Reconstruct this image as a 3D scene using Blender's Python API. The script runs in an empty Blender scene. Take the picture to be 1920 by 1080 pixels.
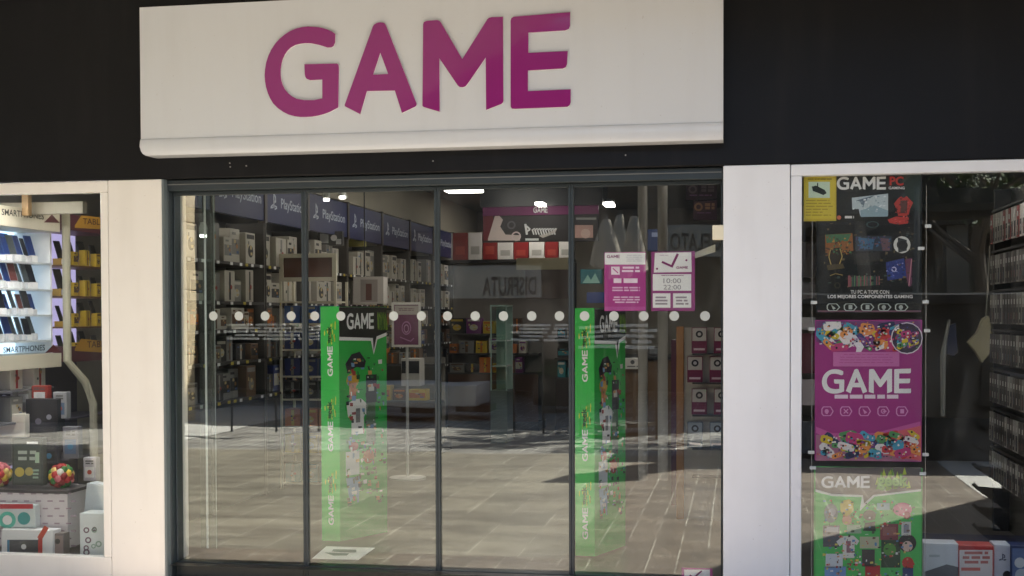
import bpy, math, random
from mathutils import Vector, Matrix
from mathutils.geometry import tessellate_polygon
random.seed(7)
R = math.radians
scene = bpy.context.scene
col = scene.collection
# ---------------------------------------------------------------- camera
FPX, YAW, PIT, ROLL, SY, D, H = 2367.3, .1777, -.02237, -.00328, 105.2, 7.076, 1.5
Fv = Vector((-math.sin(YAW)*math.cos(PIT), math.cos(YAW)*math.cos(PIT), math.sin(PIT)))
Rv = Vector((math.cos(YAW), math.sin(YAW), 0)); Uv = Rv.cross(Fv)
R2 = Rv*math.cos(ROLL)+Uv*math.sin(ROLL); U2 = -Rv*math.sin(ROLL)+Uv*math.cos(ROLL)
CAM = Vector((0, -D, H))
cd = bpy.data.cameras.new('camera'); cam = bpy.data.objects.new('camera', cd); col.objects.link(cam)
m = Matrix((R2, U2, -Fv)).transposed().to_4x4(); m.translation = CAM; cam.matrix_world = m
cd.sensor_width = 36; cd.lens = FPX/1920*36; cd.shift_y = SY/1920; cd.clip_end = 500
scene.camera = cam
# ---------------------------------------------------------------- light
SUN_EL, SUN_AZ = 48, 135          # azimuth clockwise from +Y: front right of the shop
w = bpy.data.worlds.new('World'); scene.world = w; w.use_nodes = True
nt = w.node_tree; bg = nt.nodes['Background']
sky = nt.nodes.new('ShaderNodeTexSky'); sky.sky_type = 'NISHITA'; sky.sun_disc = False
sky.sun_elevation = R(SUN_EL); sky.sun_rotation = R(SUN_AZ)
nt.links.new(sky.outputs[0], bg.inputs[0]); bg.inputs[1].default_value = .085
sdir = Vector((math.sin(R(SUN_AZ))*math.cos(R(SUN_EL)), math.cos(R(SUN_AZ))*math.cos(R(SUN_EL)), math.sin(R(SUN_EL))))
sl = bpy.data.lights.new('sun', 'SUN'); sl.energy = 5; sl.angle = R(.5); sl.color = (1, .965, .915)
so = bpy.data.objects.new('sun', sl); col.objects.link(so); so.rotation_euler = (-sdir).to_track_quat('-Z', 'Y').to_euler()
so.location = sdir*30
vs = scene.view_settings; vs.view_transform = 'Standard'; vs.look = 'None'; vs.gamma = 1; vs.exposure = 2.35
cy = scene.cycles; cy.transparent_max_bounces = 24; cy.max_bounces = 8; cy.glossy_bounces = 4; cy.diffuse_bounces = 4
# ---------------------------------------------------------------- pixel -> world helpers
def ray(px, py):
    return (Fv + R2*((px-960)/FPX) - U2*((py-540-SY)/FPX))
def PY(px, py, y):                      # point on the plane y = const
    d = ray(px, py); return CAM + d*((y+D)/d.y)
def PX(px, py, x):                      # point on the plane x = const
    d = ray(px, py); return CAM + d*(x/d.x)
def PZ(px, py, z=0.):
    d = ray(px, py); return CAM + d*((z-H)/d.z)
GL = .13                                # the door glass plane, mirror of the street
def mir(p): return Vector((p[0], 2*GL-p[1], p[2]))
GZ = -.11
def MG(px, py): return mir(PZ(px, py, GZ))  # street point seen reflected at this pixel
def MY(px, py, d): return mir(PY(px, py, d+2*GL))   # reflected point standing d in front of the shop
# ---------------------------------------------------------------- materials
def s2l(c):
    return tuple(((v/255)/12.92 if v/255 <= .04045 else ((v/255+.055)/1.055)**2.4) for v in c)
def mat(name, c, rough=.5, metal=0., spec=.5, var=.06, scale=6., bump=0., bscale=40., coat=0.):
    mt = bpy.data.materials.new(name); mt.use_nodes = True; n = mt.node_tree; b = n.nodes['Principled BSDF']
    b.inputs['Roughness'].default_value = rough; b.inputs['Metallic'].default_value = metal
    b.inputs['Specular IOR Level'].default_value = spec; b.inputs['Coat Weight'].default_value = coat
    tc = n.nodes.new('ShaderNodeTexCoord')
    no = n.nodes.new('ShaderNodeTexNoise'); no.inputs['Scale'].default_value = scale; no.inputs['Detail'].default_value = 5
    n.links.new(tc.outputs['Object'], no.inputs['Vector'])
    mx = n.nodes.new('ShaderNodeMix'); mx.data_type = 'RGBA'
    mx.inputs[6].default_value = tuple(v*(1-var) for v in c)+(1,); mx.inputs[7].default_value = tuple(min(1, v*(1+var)) for v in c)+(1,)
    n.links.new(no.outputs[0], mx.inputs[0]); n.links.new(mx.outputs[2], b.inputs['Base Color'])
    if bump:
        nb = n.nodes.new('ShaderNodeTexNoise'); nb.inputs['Scale'].default_value = bscale; nb.inputs['Detail'].default_value = 4
        n.links.new(tc.outputs['Object'], nb.inputs['Vector'])
        bn = n.nodes.new('ShaderNodeBump'); bn.inputs['Strength'].default_value = bump; bn.inputs['Distance'].default_value = .01
        n.links.new(nb.outputs[0], bn.inputs['Height']); n.links.new(bn.outputs[0], b.inputs['Normal'])
    return mt
def speck(mt, c, thr=.70, scale=55, amt=.5):
    n = mt.node_tree; b = n.nodes['Principled BSDF']; src = b.inputs['Base Color'].links[0].from_socket
    tc = n.nodes.new('ShaderNodeTexCoord'); a = n.nodes.new('ShaderNodeTexNoise'); a.inputs['Scale'].default_value = scale; a.inputs['Detail'].default_value = 2
    st = n.nodes.new('ShaderNodeTexNoise'); st.inputs['Scale'].default_value = 7; st.inputs['Detail'].default_value = 6
    mp = n.nodes.new('ShaderNodeMapping'); mp.inputs['Scale'].default_value = (1, 1, .12); n.links.new(tc.outputs['Object'], mp.inputs[0]); n.links.new(mp.outputs[0], st.inputs['Vector']); n.links.new(tc.outputs['Object'], a.inputs['Vector'])
    r1 = n.nodes.new('ShaderNodeValToRGB'); r1.color_ramp.elements[0].position = thr; r1.color_ramp.elements[1].position = thr+.03; n.links.new(a.outputs[0], r1.inputs[0])
    r2 = n.nodes.new('ShaderNodeValToRGB'); r2.color_ramp.elements[0].position = .52; r2.color_ramp.elements[1].position = .8; r2.color_ramp.elements[1].color = (.35,.35,.35,1); n.links.new(st.outputs[0], r2.inputs[0])
    ad = n.nodes.new('ShaderNodeMath'); ad.operation = 'MAXIMUM'; n.links.new(r1.outputs[0], ad.inputs[0]); n.links.new(r2.outputs[0], ad.inputs[1])
    mu = n.nodes.new('ShaderNodeMath'); mu.operation = 'MULTIPLY'; mu.inputs[1].default_value = amt; n.links.new(ad.outputs[0], mu.inputs[0])
    m = n.nodes.new('ShaderNodeMix'); m.data_type = 'RGBA'; n.links.new(mu.outputs[0], m.inputs[0]); n.links.new(src, m.inputs[6]); m.inputs[7].default_value = (*c, 1); n.links.new(m.outputs[2], b.inputs['Base Color'])
def emat(name, c, s, base=(.8, .8, .8)):
    mt = mat(name, base); b = mt.node_tree.nodes['Principled BSDF']
    b.inputs['Emission Color'].default_value = (*c, 1); b.inputs['Emission Strength'].default_value = s
    return mt
def glass(name, refl, tint=(.975, .985, .98), wave=.02):
    mt = bpy.data.materials.new(name); mt.use_nodes = True; n = mt.node_tree; n.nodes.clear()
    o = n.nodes.new('ShaderNodeOutputMaterial'); mx = n.nodes.new('ShaderNodeMixShader')
    t = n.nodes.new('ShaderNodeBsdfTransparent'); t.inputs[0].default_value = (*tint, 1)
    g = n.nodes.new('ShaderNodeBsdfGlossy'); g.inputs['Roughness'].default_value = 0.0; g.inputs[0].default_value = (.95, .99, .96, 1)
    lw = n.nodes.new('ShaderNodeLayerWeight'); lw.inputs[0].default_value = .25
    ma = n.nodes.new('ShaderNodeMath'); ma.operation = 'MULTIPLY_ADD'; ma.inputs[1].default_value = .6; ma.inputs[2].default_value = refl
    n.links.new(lw.outputs['Fresnel'], ma.inputs[0])
    ma.inputs[1].default_value = .25
    tc = n.nodes.new('ShaderNodeTexCoord'); nb = n.nodes.new('ShaderNodeTexNoise'); nb.inputs['Scale'].default_value = 1.6; nb.inputs['Detail'].default_value = 1
    n.links.new(tc.outputs['Object'], nb.inputs['Vector'])
    bn = n.nodes.new('ShaderNodeBump'); bn.inputs['Strength'].default_value = wave; bn.inputs['Distance'].default_value = .05
    n.links.new(nb.outputs[0], bn.inputs['Height']); n.links.new(bn.outputs[0], g.inputs['Normal'])
    n.links.new(ma.outputs[0], mx.inputs[0]); n.links.new(t.outputs[0], mx.inputs[1]); n.links.new(g.outputs[0], mx.inputs[2])
    df_ = n.nodes.new('ShaderNodeBsdfDiffuse'); df_.inputs[0].default_value = (.7, .7, .68, 1)
    sn = n.nodes.new('ShaderNodeTexNoise'); sn.inputs['Scale'].default_value = 5; sn.inputs['Detail'].default_value = 9; sn.inputs['Distortion'].default_value = 1.2
    mp = n.nodes.new('ShaderNodeMapping'); mp.inputs['Scale'].default_value = (1, 1, .35); n.links.new(tc.outputs['Object'], mp.inputs[0]); n.links.new(mp.outputs[0], sn.inputs['Vector'])
    cr = n.nodes.new('ShaderNodeValToRGB'); cr.color_ramp.elements[0].position = .5; cr.color_ramp.elements[1].position = .85; cr.color_ramp.elements[1].color = (.035, .035, .035, 1); cr.color_ramp.elements[0].color = (.001, .001, .001, 1)
    n.links.new(sn.outputs[0], cr.inputs[0]); m3 = n.nodes.new('ShaderNodeMixShader'); n.links.new(cr.outputs[0], m3.inputs[0])
    n.links.new(mx.outputs[0], m3.inputs[1]); n.links.new(df_.outputs[0], m3.inputs[2]); n.links.new(m3.outputs[0], o.inputs[0])
    return mt
M = {}
def C(r, g, b, rough=.5, **k):          # palette material by real-world base colour (sRGB numbers)
    key = (r, g, b, rough)
    if key not in M: M[key] = mat('paint_%d_%d_%d' % (r, g, b), s2l((r, g, b)), rough, **k)
    return M[key]
M_glass = glass('window_glass', .067)
M_clear = glass('clear_acrylic', .05, (.85, .93, .9))
WHITE_L = mat('cream_lacquer', (.86, .835, .79), .32, var=.045, scale=4, bump=.05, bscale=3)
WHITE_P = mat('white_lacquer', (.83, .86, .91), .32, var=.045, scale=4, bump=.05, bscale=3)
WHITE_S = mat('sign_white', (.64, .67, .71), .22, var=.03, scale=1.5, bump=.10, bscale=1.2)
BLACK_F = mat('black_fascia_panel', (.0062, .0066, .0085), .42, var=.3, scale=3, bump=.06, bscale=2, spec=.25)
for m_, c_, a_ in ((WHITE_L,(.5,.45,.38),.4),(WHITE_P,(.45,.45,.46),.35),(WHITE_S,(.4,.38,.36),.3),(BLACK_F,(.04,.038,.036),.45)): speck(m_, c_, .74, 55, a_)
FRAME = mat('grey_blue_aluminium', (.030, .042, .050), .42, metal=0, var=.15, scale=8)
FRAME2 = mat('grey_aluminium_reveal', (.14, .17, .18), .4, var=.1)
MAGENTA = mat('magenta_acrylic', (.27, .018, .18), .12, var=.05, scale=3, coat=.3)
RIM = mat('letter_return_white', (.82, .76, .80), .3)
W = C(235, 235, 235); K = C(22, 22, 24); MG_ = C(165, 30, 130); GRN = C(44, 184, 74, .4); DOTM = mat('frosted_vinyl', (.52, .56, .54), .6)
# ---------------------------------------------------------------- mesh builder
_tc = {}
def text_tris(s, bold=.0):
    if (s, bold) in _tc: return _tc[(s, bold)]
    cu = bpy.data.curves.new('t', 'FONT'); cu.body = s; cu.offset = bold; cu.resolution_u = 3
    o = bpy.data.objects.new('t', cu); col.objects.link(o)
    me = o.to_mesh(); vs_ = [v.co.copy() for v in me.vertices]; fs = [tuple(p.vertices) for p in me.polygons]
    o.to_mesh_clear(); bpy.data.objects.remove(o); bpy.data.curves.remove(cu)
    x0 = min(v.x for v in vs_); x1 = max(v.x for v in vs_); y0 = min(v.y for v in vs_); y1 = max(v.y for v in vs_)
    vs_ = [((v.x-x0)/(x1-x0), (v.y-y0)/(y1-y0)) for v in vs_]
    _tc[(s, bold)] = (vs_, fs); return _tc[(s, bold)]
class MB:
    def __init__(s): s.v = []; s.f = []; s.m = []; s.mats = []
    def mi(s, m_):
        if m_ not in s.mats: s.mats.append(m_)
        return s.mats.index(m_)
    def add(s, vs_, fs, m_):
        b = len(s.v); s.v += [Vector(v) for v in vs_]; i = s.mi(m_)
        for f in fs: s.f.append(tuple(b+k for k in f)); s.m.append(i)
        return s
    def box(s, lo, hi, m_, rot=None, at=None):
        x0, y0, z0 = lo; x1, y1, z1 = hi
        vs_ = [Vector(p) for p in ((x0,y0,z0),(x1,y0,z0),(x1,y1,z0),(x0,y1,z0),(x0,y0,z1),(x1,y0,z1),(x1,y1,z1),(x0,y1,z1))]
        if rot is not None: vs_ = [rot @ v for v in vs_]
        if at is not None: vs_ = [v+Vector(at) for v in vs_]
        return s.add(vs_, [(0,3,2,1),(4,5,6,7),(0,1,5,4),(1,2,6,5),(2,3,7,6),(3,0,4,7)], m_)
    def bbox(s, lo, hi, m_, b=.004):      # box with bevelled vertical & horizontal edges (front)
        x0, y0, z0 = lo; x1, y1, z1 = hi; b = min(b, (x1-x0)/3, (y1-y0)/3, (z1-z0)/3)
        rings = []
        for (zz, i) in ((z0, b), (z0+b, 0), (z1-b, 0), (z1, b)):
            rings.append([(x0+i+b,y0+i,zz),(x1-i-b,y0+i,zz),(x1-i,y0+i+b,zz),(x1-i,y1-i-b,zz),(x1-i-b,y1-i,zz),(x0+i+b,y1-i,zz),(x0+i,y1-i-b,zz),(x0+i,y0+i+b,zz)])
        vs_ = [p for r in rings for p in r]; fs = [tuple(reversed(range(8))), tuple(24+k for k in range(8))]
        for r in range(3):
            for k in range(8): fs.append((r*8+k, r*8+(k+1) % 8, r*8+8+(k+1) % 8, r*8+8+k))
        return s.add(vs_, fs, m_)
    def prism(s, loops, n, m_, mside=None, back=True):   # loops: 3D outlines (first outer), extruded back along -n
        n = Vector(n); L = [[Vector(p) for p in lp] for lp in loops]
        flat = [p for lp in L for p in lp]; tr = tessellate_polygon(L)
        nn = n.normalized(); out = []
        for t in tr:
            a, b, c = (flat[i] for i in t)
            out.append(t if (b-a).cross(c-a).dot(nn) > 0 else (t[0], t[2], t[1]))
        s.add(flat, out, m_)
        if n.length > 1e-6 and back:
            bk = [p-n for p in flat]; s.add(bk, [tuple(reversed(t)) for t in out], m_)
            ms = mside or m_
            for lp in L:
                k = len(lp); s.add(lp+[p-n for p in lp], [(i, (i+1) % k, k+(i+1) % k, k+i) for i in range(k)], ms)
        return s
    def tube(s, pts, r, m_, n=8):
        pts = [Vector(p) for p in pts]; rings = []; rr = r if isinstance(r, (list, tuple)) else [r]*len(pts)
        for i, p in enumerate(pts):
            t = (pts[min(i+1, len(pts)-1)]-pts[max(i-1, 0)]).normalized()
            a = t.cross(Vector((0, 0, 1)) if abs(t.z) < .9 else Vector((1, 0, 0))).normalized(); b = t.cross(a)
            rings.append([p+(a*math.cos(2*math.pi*k/n)+b*math.sin(2*math.pi*k/n))*rr[i] for k in range(n)])
        vs_ = [p for q in rings for p in q]; fs = [tuple(range(n)), tuple((len(pts)-1)*n+k for k in reversed(range(n)))]
        for i in range(len(pts)-1):
            for k in range(n): fs.append((i*n+k, i*n+(k+1) % n, (i+1)*n+(k+1) % n, (i+1)*n+k))
        return s.add(vs_, fs, m_)
    def lathe(s, c, prof, m_, n=20):
        c = Vector(c); vs_ = []; fs = []
        for (r, z) in prof: vs_ += [c+Vector((r*math.cos(2*math.pi*k/n), r*math.sin(2*math.pi*k/n), z)) for k in range(n)]
        for i in range(len(prof)-1):
            for k in range(n): fs.append((i*n+k, i*n+(k+1) % n, (i+1)*n+(k+1) % n, (i+1)*n+k))
        fs.append(tuple(reversed(range(n)))); fs.append(tuple((len(prof)-1)*n+k for k in range(n)))
        return s.add(vs_, fs, m_)
    def build(s, name, parent=None, smooth=False, fixed=None):
        off = Vector((0, 0, 0))
        if parent is not None:
            p = parent
            while p is not None: off += p.location; p = p.parent
        elif fixed is not None: off = Vector(fixed)
        else:
            lo = [min(v[i] for v in s.v) for i in range(3)]; hi = [max(v[i] for v in s.v) for i in range(3)]
            off = Vector(((lo[0]+hi[0])/2, (lo[1]+hi[1])/2, lo[2]))
        me = bpy.data.meshes.new(name); me.from_pydata([v-off for v in s.v], [], s.f)
        for m_ in s.mats: me.materials.append(m_)
        me.polygons.foreach_set('material_index', s.m)
        if smooth: me.polygons.foreach_set('use_smooth', [True]*len(s.f))
        me.update()
        o = bpy.data.objects.new(name, me); col.objects.link(o)
        if parent is not None: o.parent = parent
        else: o.location = off
        return o
def tag(o, label=None, cat=None, group=None, kind=None):
    if label: o['label'] = label
    if cat: o['category'] = cat
    if group: o['group'] = group
    if kind: o['kind'] = kind
    return o
def thing(name, label, cat, loc=(0, 0, 0), group=None):
    o = bpy.data.objects.new(name, None); o.empty_display_size = .1; col.objects.link(o); o.location = loc
    return tag(o, label, cat, group)
def one(mb, name, label, cat, group=None, smooth=False):
    return tag(mb.build(name, smooth=smooth), label, cat, group)
def copy_tree(o, loc, label=None, rotz=None, group=None):
    def cp(a, par):
        c = a.copy(); col.objects.link(c); c.parent = par
        for ch in a.children: cp(ch, c)
        return c
    kids = list(o.children); r = o.copy(); col.objects.link(r); r.location = loc
    if rotz is not None: r.rotation_euler = (0, 0, rotz)
    if label: r['label'] = label
    if group: r['group'] = group
    for ch in kids: cp(ch, r)
    return r
def struct(mb, name, **k): return tag(mb.build(name, **k), kind='structure')
# drawing on a plane, pixel coordinates of the photograph are projected on that plane
class Art:
    def __init__(s, mb, hit, n):          # hit(px,py)->3D point on the face, n outward normal
        s.mb = mb; s.hit = hit; s.n = Vector(n).normalized()
    def pts(s, pp, k): return [s.hit(*p)+s.n*(.0011*k) for p in pp]
    def poly(s, pp, m_, k=1, holes=()):
        s.mb.prism([s.pts(pp, k)]+[s.pts(h, k) for h in holes], s.n*1e-7, m_, back=False); return s
    def rect(s, x0, y0, x1, y1, m_, k=1): return s.poly([(x0, y0), (x1, y0), (x1, y1), (x0, y1)], m_, k)
    def disc(s, x, y, r, m_, k=1, ry=None, n=16, hole=None):
        ry = ry or r; f = lambda q: [(x+r*q*math.cos(a*2*math.pi/n), y+ry*q*math.sin(a*2*math.pi/n)) for a in range(n)]
        return s.poly(f(1), m_, k, [f(hole)] if hole else ())
    def line(s, pp, wd, m_, k=1):
        for a, b in zip(pp[:-1], pp[1:]):
            dx, dy = b[0]-a[0], b[1]-a[1]; l = math.hypot(dx, dy) or 1; nx, ny = -dy/l*wd/2, dx/l*wd/2
            s.poly([(a[0]+nx, a[1]+ny), (b[0]+nx, b[1]+ny), (b[0]-nx, b[1]-ny), (a[0]-nx, a[1]-ny)], m_, k)
        return s
    def _map(s, vs_, fs, tl, tr, bl, m_, k):
        q = []
        for (u, v) in vs_:
            px = bl[0]+(tr[0]-tl[0])*u+(tl[0]-bl[0])*v; py = bl[1]+(tr[1]-tl[1])*u+(tl[1]-bl[1])*v
            q.append(s.hit(px, py)+s.n*(.0011*k))
        s.mb.add(q, fs, m_)
    def text(s, t, x0, y0, x1, y1, m_, k=1, bold=.01, skew=0, rot=False):
        vs_, fs = text_tris(t, bold)
        if rot: s._map(vs_, fs, (x0, y1), (x0, y0), (x1, y1), m_, k)          # reads upwards
        else: s._map(vs_, fs, (x0, y0), (x1, y0+skew), (x0, y1), m_, k)
        return s
    def game(s, x0, y0, x1, y1, m_, k=1, rot=False, skew=0):
        for lp in GAMEL:
            L = []
            for l in lp:
                pl = []
                for (u, v) in l:
                    if rot: pl.append((x1-(x1-x0)*v, y1-(y1-y0)*u)) if False else pl.append((x1+(x0-x1)*v, y1+(y0-y1)*u))
                    else: pl.append((x0+(x1-x0)*u, y1+(y0-y1)*v+skew*u))
                L.append(pl)
            s.poly(L[0], m_, k, L[1:])
        return s
    def words(s, x0, y0, x1, y1, m_, k=1, rows=1, seed=1, fill=.55, center=True):
        rd = random.Random(seed); h = (y1-y0)/rows
        for r in range(rows):
            L = (x1-x0)*(rd.uniform(.75, 1) if center else rd.uniform(.6, 1)); x = x0+((x1-x0-L)/2 if center else 0); e = x+L
            while x < e-1:
                wl = min(rd.uniform(1.2, 4.0)*h, e-x); s.rect(x, y0+h*r, x+wl, y0+h*(r+fill), m_, k); x += wl+h*.45
        return s
# the four letters, traced in sign pixels
z1 = lambda pts: [(x/2.743, y/2.743) for x, y in pts]
z2 = lambda pts: [(600+x/2.4, y/2.4) for x, y in pts]
L_G = z1([(1730,178),(1712,165),(1690,155),(1665,147),(1640,142),(1590,139),(1560,142),(1530,149),(1498,162),(1470,180),(1443,202),(1420,228),(1400,258),(1385,290),(1374,325),(1368,360),(1366,390),(1368,420),(1373,450),(1382,480),(1394,508),(1410,535),(1433,558),(1460,577),(1490,592),(1520,600),(1550,604),(1580,604),(1610,602),(1640,597),(1670,589),(1700,578),(1745,555),(1748,350),(1746,336),(1738,329),(1570,333),(1572,385),(1575,398),(1582,408),(1600,415),(1662,412),(1662,508),(1620,517),(1570,517),(1530,510),(1508,499),(1490,485),(1472,464),(1460,440),(1452,415),(1449,390),(1449,360),(1453,330),(1460,305),(1470,284),(1485,262),(1503,246),(1525,234),(1550,228),(1575,225),(1605,226),(1650,235),(1690,248),(1708,247),(1720,240),(1728,222)])
L_A = z2([(255,108),(265,104),(275,103),(285,104),(295,108),(302,120),(438,468),(437,476),(432,482),(372,510),(340,410),(215,412),(185,516),(115,480),(115,473),(118,465),(240,125),(246,114)])
L_Ah = z2([(275,240),(310,335),(243,338)])
L_M = z2([(467,112),(470,102),(485,96),(530,93),(540,96),(547,104),(643,268),(755,90),(763,83),(775,80),(826,78),(828,455),(826,463),(818,470),(750,497),(748,262),(665,382),(657,391),(645,395),(632,394),(622,386),(540,265),(542,505),(470,484),(464,478)])
L_E = z2([(860,95),(864,84),(874,78),(1128,57),(1127,120),(1122,133),(1105,140),(940,150),(940,240),(1117,232),(1113,292),(1108,305),(1095,311),(938,320),(938,412),(1130,404),(1130,462),(1126,475),(1115,483),(880,492),(866,491),(860,482)])
SIGNY = -.10
_ls = [[L_G], [L_A, L_Ah], [L_M], [L_E]]
_w = [[[PY(*p, SIGNY) for p in l] for l in q] for q in _ls]
_al = [p for q in _w for l in q for p in l]
_x0, _x1 = min(p.x for p in _al), max(p.x for p in _al); _z0, _z1 = min(p.z for p in _al), max(p.z for p in _al)
GAMEL = [[[((p.x-_x0)/(_x1-_x0), (p.z-_z0)/(_z1-_z0)) for p in l] for l in q] for q in _w]

# ================================================================ SETTING
def paving():
    mt = bpy.data.materials.new('street_paving'); mt.use_nodes = True; n = mt.node_tree; b = n.nodes['Principled BSDF']
    tc = n.nodes.new('ShaderNodeTexCoord'); mp = n.nodes.new('ShaderNodeMapping'); mp.inputs['Rotation'].default_value = (0, 0, R(90))
    n.links.new(tc.outputs['Object'], mp.inputs[0])
    nz = n.nodes.new('ShaderNodeTexNoise'); nz.inputs['Scale'].default_value = 3; nz.inputs['Detail'].default_value = 4
    va = n.nodes.new('ShaderNodeVectorMath'); va.operation = 'MULTIPLY_ADD'; va.inputs[1].default_value = (.03, .03, 0)
    n.links.new(nz.outputs['Color'], va.inputs[0]); n.links.new(mp.outputs[0], va.inputs[2])
    def brick(c1, c2, mo, bw, rh, ms):
        k = n.nodes.new('ShaderNodeTexBrick'); n.links.new(va.outputs[0], k.inputs['Vector'])
        for i, c in (('Color1', c1), ('Color2', c2), ('Mortar', mo)): k.inputs[i].default_value = (*c, 1)
        k.inputs['Scale'].default_value = 1; k.inputs['Brick Width'].default_value = bw; k.inputs['Row Height'].default_value = rh
        k.inputs['Mortar Size'].default_value = ms; k.inputs['Bias'].default_value = 0; k.inputs['Mortar Smooth'].default_value = .4
        return k
    jn = n.nodes.new('ShaderNodeTexNoise'); jn.inputs['Scale'].default_value = 2.2; jn.inputs['Detail'].default_value = 3
    n.links.new(tc.outputs['Object'], jn.inputs['Vector'])
    jr = n.nodes.new('ShaderNodeValToRGB'); jr.color_ramp.elements[0].position = .40; jr.color_ramp.elements[1].position = .56
    jr.color_ramp.elements[0].color = (.06, .06, .06, 1)
    n.links.new(jn.outputs[0], jr.inputs[0])
    class Out:
        def __init__(s, o): s.outputs = [o]
    def joined(c1, c2, mo, bw, rh, ms):
        av = tuple((a+b)*.43 for a, b in zip(c1, c2)); k = brick(c1, c2, av, bw, rh, ms)
        mm = n.nodes.new('ShaderNodeMath'); mm.operation = 'MULTIPLY'; n.links.new(k.outputs['Fac'], mm.inputs[0]); n.links.new(jr.outputs[0], mm.inputs[1])
        x = n.nodes.new('ShaderNodeMix'); x.data_type = 'RGBA'; n.links.new(mm.outputs[0], x.inputs[0]); n.links.new(k.outputs[0], x.inputs[6]); x.inputs[7].default_value = (*mo, 1)
        return Out(x.outputs[2])
    slab = joined((.315, .28, .225), (.235, .21, .17), (.60, .56, .48), .72, .36, .007)
    brn = joined((.17, .135, .108), (.245, .195, .155), (.50, .46, .40), .38, .19, .006)
    cob = joined((.22, .21, .20), (.36, .34, .32), (.62, .60, .57), .30, .15, .014)
    sp = n.nodes.new('ShaderNodeSeparateXYZ'); n.links.new(tc.outputs['Object'], sp.inputs[0])
    def step(out, op, v):
        k = n.nodes.new('ShaderNodeMath'); k.operation = op; k.inputs[1].default_value = v; n.links.new(out, k.inputs[0]); return k
    a = step(sp.outputs['X'], 'GREATER_THAN', -1.14); c = step(sp.outputs['Y'], 'GREATER_THAN', -.95)
    mxx = n.nodes.new('ShaderNodeMath'); mxx.operation = 'MAXIMUM'; n.links.new(a.outputs[0], mxx.inputs[0]); n.links.new(c.outputs[0], mxx.inputs[1])
    far = step(sp.outputs['Y'], 'LESS_THAN', -7.2)
    def mix(f, x, y):
        k = n.nodes.new('ShaderNodeMix'); k.data_type = 'RGBA'; n.links.new(f, k.inputs[0]); n.links.new(x, k.inputs[6]); n.links.new(y, k.inputs[7]); return k
    m1 = mix(mxx.outputs[0], slab.outputs[0], brn.outputs[0]); m2 = mix(far.outputs[0], m1.outputs[2], cob.outputs[0])
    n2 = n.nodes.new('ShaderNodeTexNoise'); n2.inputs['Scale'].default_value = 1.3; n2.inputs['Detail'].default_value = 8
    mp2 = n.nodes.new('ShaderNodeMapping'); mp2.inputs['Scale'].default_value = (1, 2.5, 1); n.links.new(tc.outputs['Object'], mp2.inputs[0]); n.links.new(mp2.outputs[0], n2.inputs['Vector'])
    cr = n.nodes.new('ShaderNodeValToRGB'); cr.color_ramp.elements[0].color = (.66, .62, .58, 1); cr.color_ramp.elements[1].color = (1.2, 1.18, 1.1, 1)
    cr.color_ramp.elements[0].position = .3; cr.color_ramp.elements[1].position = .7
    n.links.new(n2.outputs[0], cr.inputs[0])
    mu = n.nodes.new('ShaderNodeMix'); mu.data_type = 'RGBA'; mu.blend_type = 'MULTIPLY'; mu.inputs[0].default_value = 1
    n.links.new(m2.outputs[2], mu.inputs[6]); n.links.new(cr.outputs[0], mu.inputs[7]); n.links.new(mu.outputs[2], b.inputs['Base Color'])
    b.inputs['Roughness'].default_value = .8
    return mt
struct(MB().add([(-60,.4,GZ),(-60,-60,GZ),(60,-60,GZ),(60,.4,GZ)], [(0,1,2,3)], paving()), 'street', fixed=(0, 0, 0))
TILE = mat('shop_floor_tile', (.05, .045, .04), .3, var=.2, scale=4)
struct(MB().add([(-6.5,.02,.004),(4.5,.02,.004),(4.5,12,.004),(-6.5,12,.004)], [(0,1,2,3)], TILE), 'shop_floor', fixed=(0, 0, 0))
# paler stone slabs laid in the square (seen reflected)
PALE = mat('pale_slabs', (.62, .59, .54), .8, var=.12, scale=2)
struct(MB().prism([[MG(*p)+Vector((0,0,.006)) for p in ((345,772),(575,756),(575,770),(345,826))]], (0,0,.0001), PALE, back=False), 'pale_stone_path')
struct(MB().prism([[MG(*p)+Vector((0,0,.006)) for p in ((1745,858),(1990,850),(1990,1000),(1838,925))]], (0,0,.0001), PALE, back=False), 'pale_stone_paving')
INW = mat('shop_inner_wall', (.30, .275, .235), .7, var=.08)
CEIL = mat('shop_ceiling', (.26, .24, .20), .8, var=.06)
one(MB().box((-6.6,.3,0),(-6.4,12.1,3.1),INW), 'shop_side_wall', 'grey beige inner side wall behind the smartphone racks', 'wall')
one(MB().box((4.4,.3,0),(4.6,12.1,3.1),INW), 'shop_side_wall', 'dark inner side wall behind the right hand accessory rack', 'wall')
one(MB().box((-6.4,12.0,0),(4.4,12.2,3.1),C(150,142,130,.7)), 'shop_back_wall', 'dim back wall of the shop beyond the red and white boxes', 'wall')
one(MB().box((-6.6,.32,3.1),(4.6,12.2,3.3),CEIL), 'shop_ceiling', 'grey beige ceiling over the shop floor', 'ceiling')

# ================================================================ FACADE
fx0, fx1 = -9.0, 6.5
ZF = PY(1480,307,0).z
fas = thing('black_fascia', 'matt black fascia band across the shopfront behind the white sign', 'fascia', (0, 0, ZF))
MB().bbox((fx0,0,ZF),(fx1,.30,3.60),BLACK_F,.006).build('panel', fas)
MB().box((fx0,-.03,3.435),(fx1,-.001,3.60),C(52,50,48,.5)).build('top_flashing', fas)
for px, py in ((431,306),(432,313),(462,311),(812,302),(1173,291)):
    p = PY(px,py,0); MB().tube([(p.x,.002,p.z),(p.x,-.004,p.z)], .0045, C(150,150,145), 8).build('screw', fas)
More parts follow.
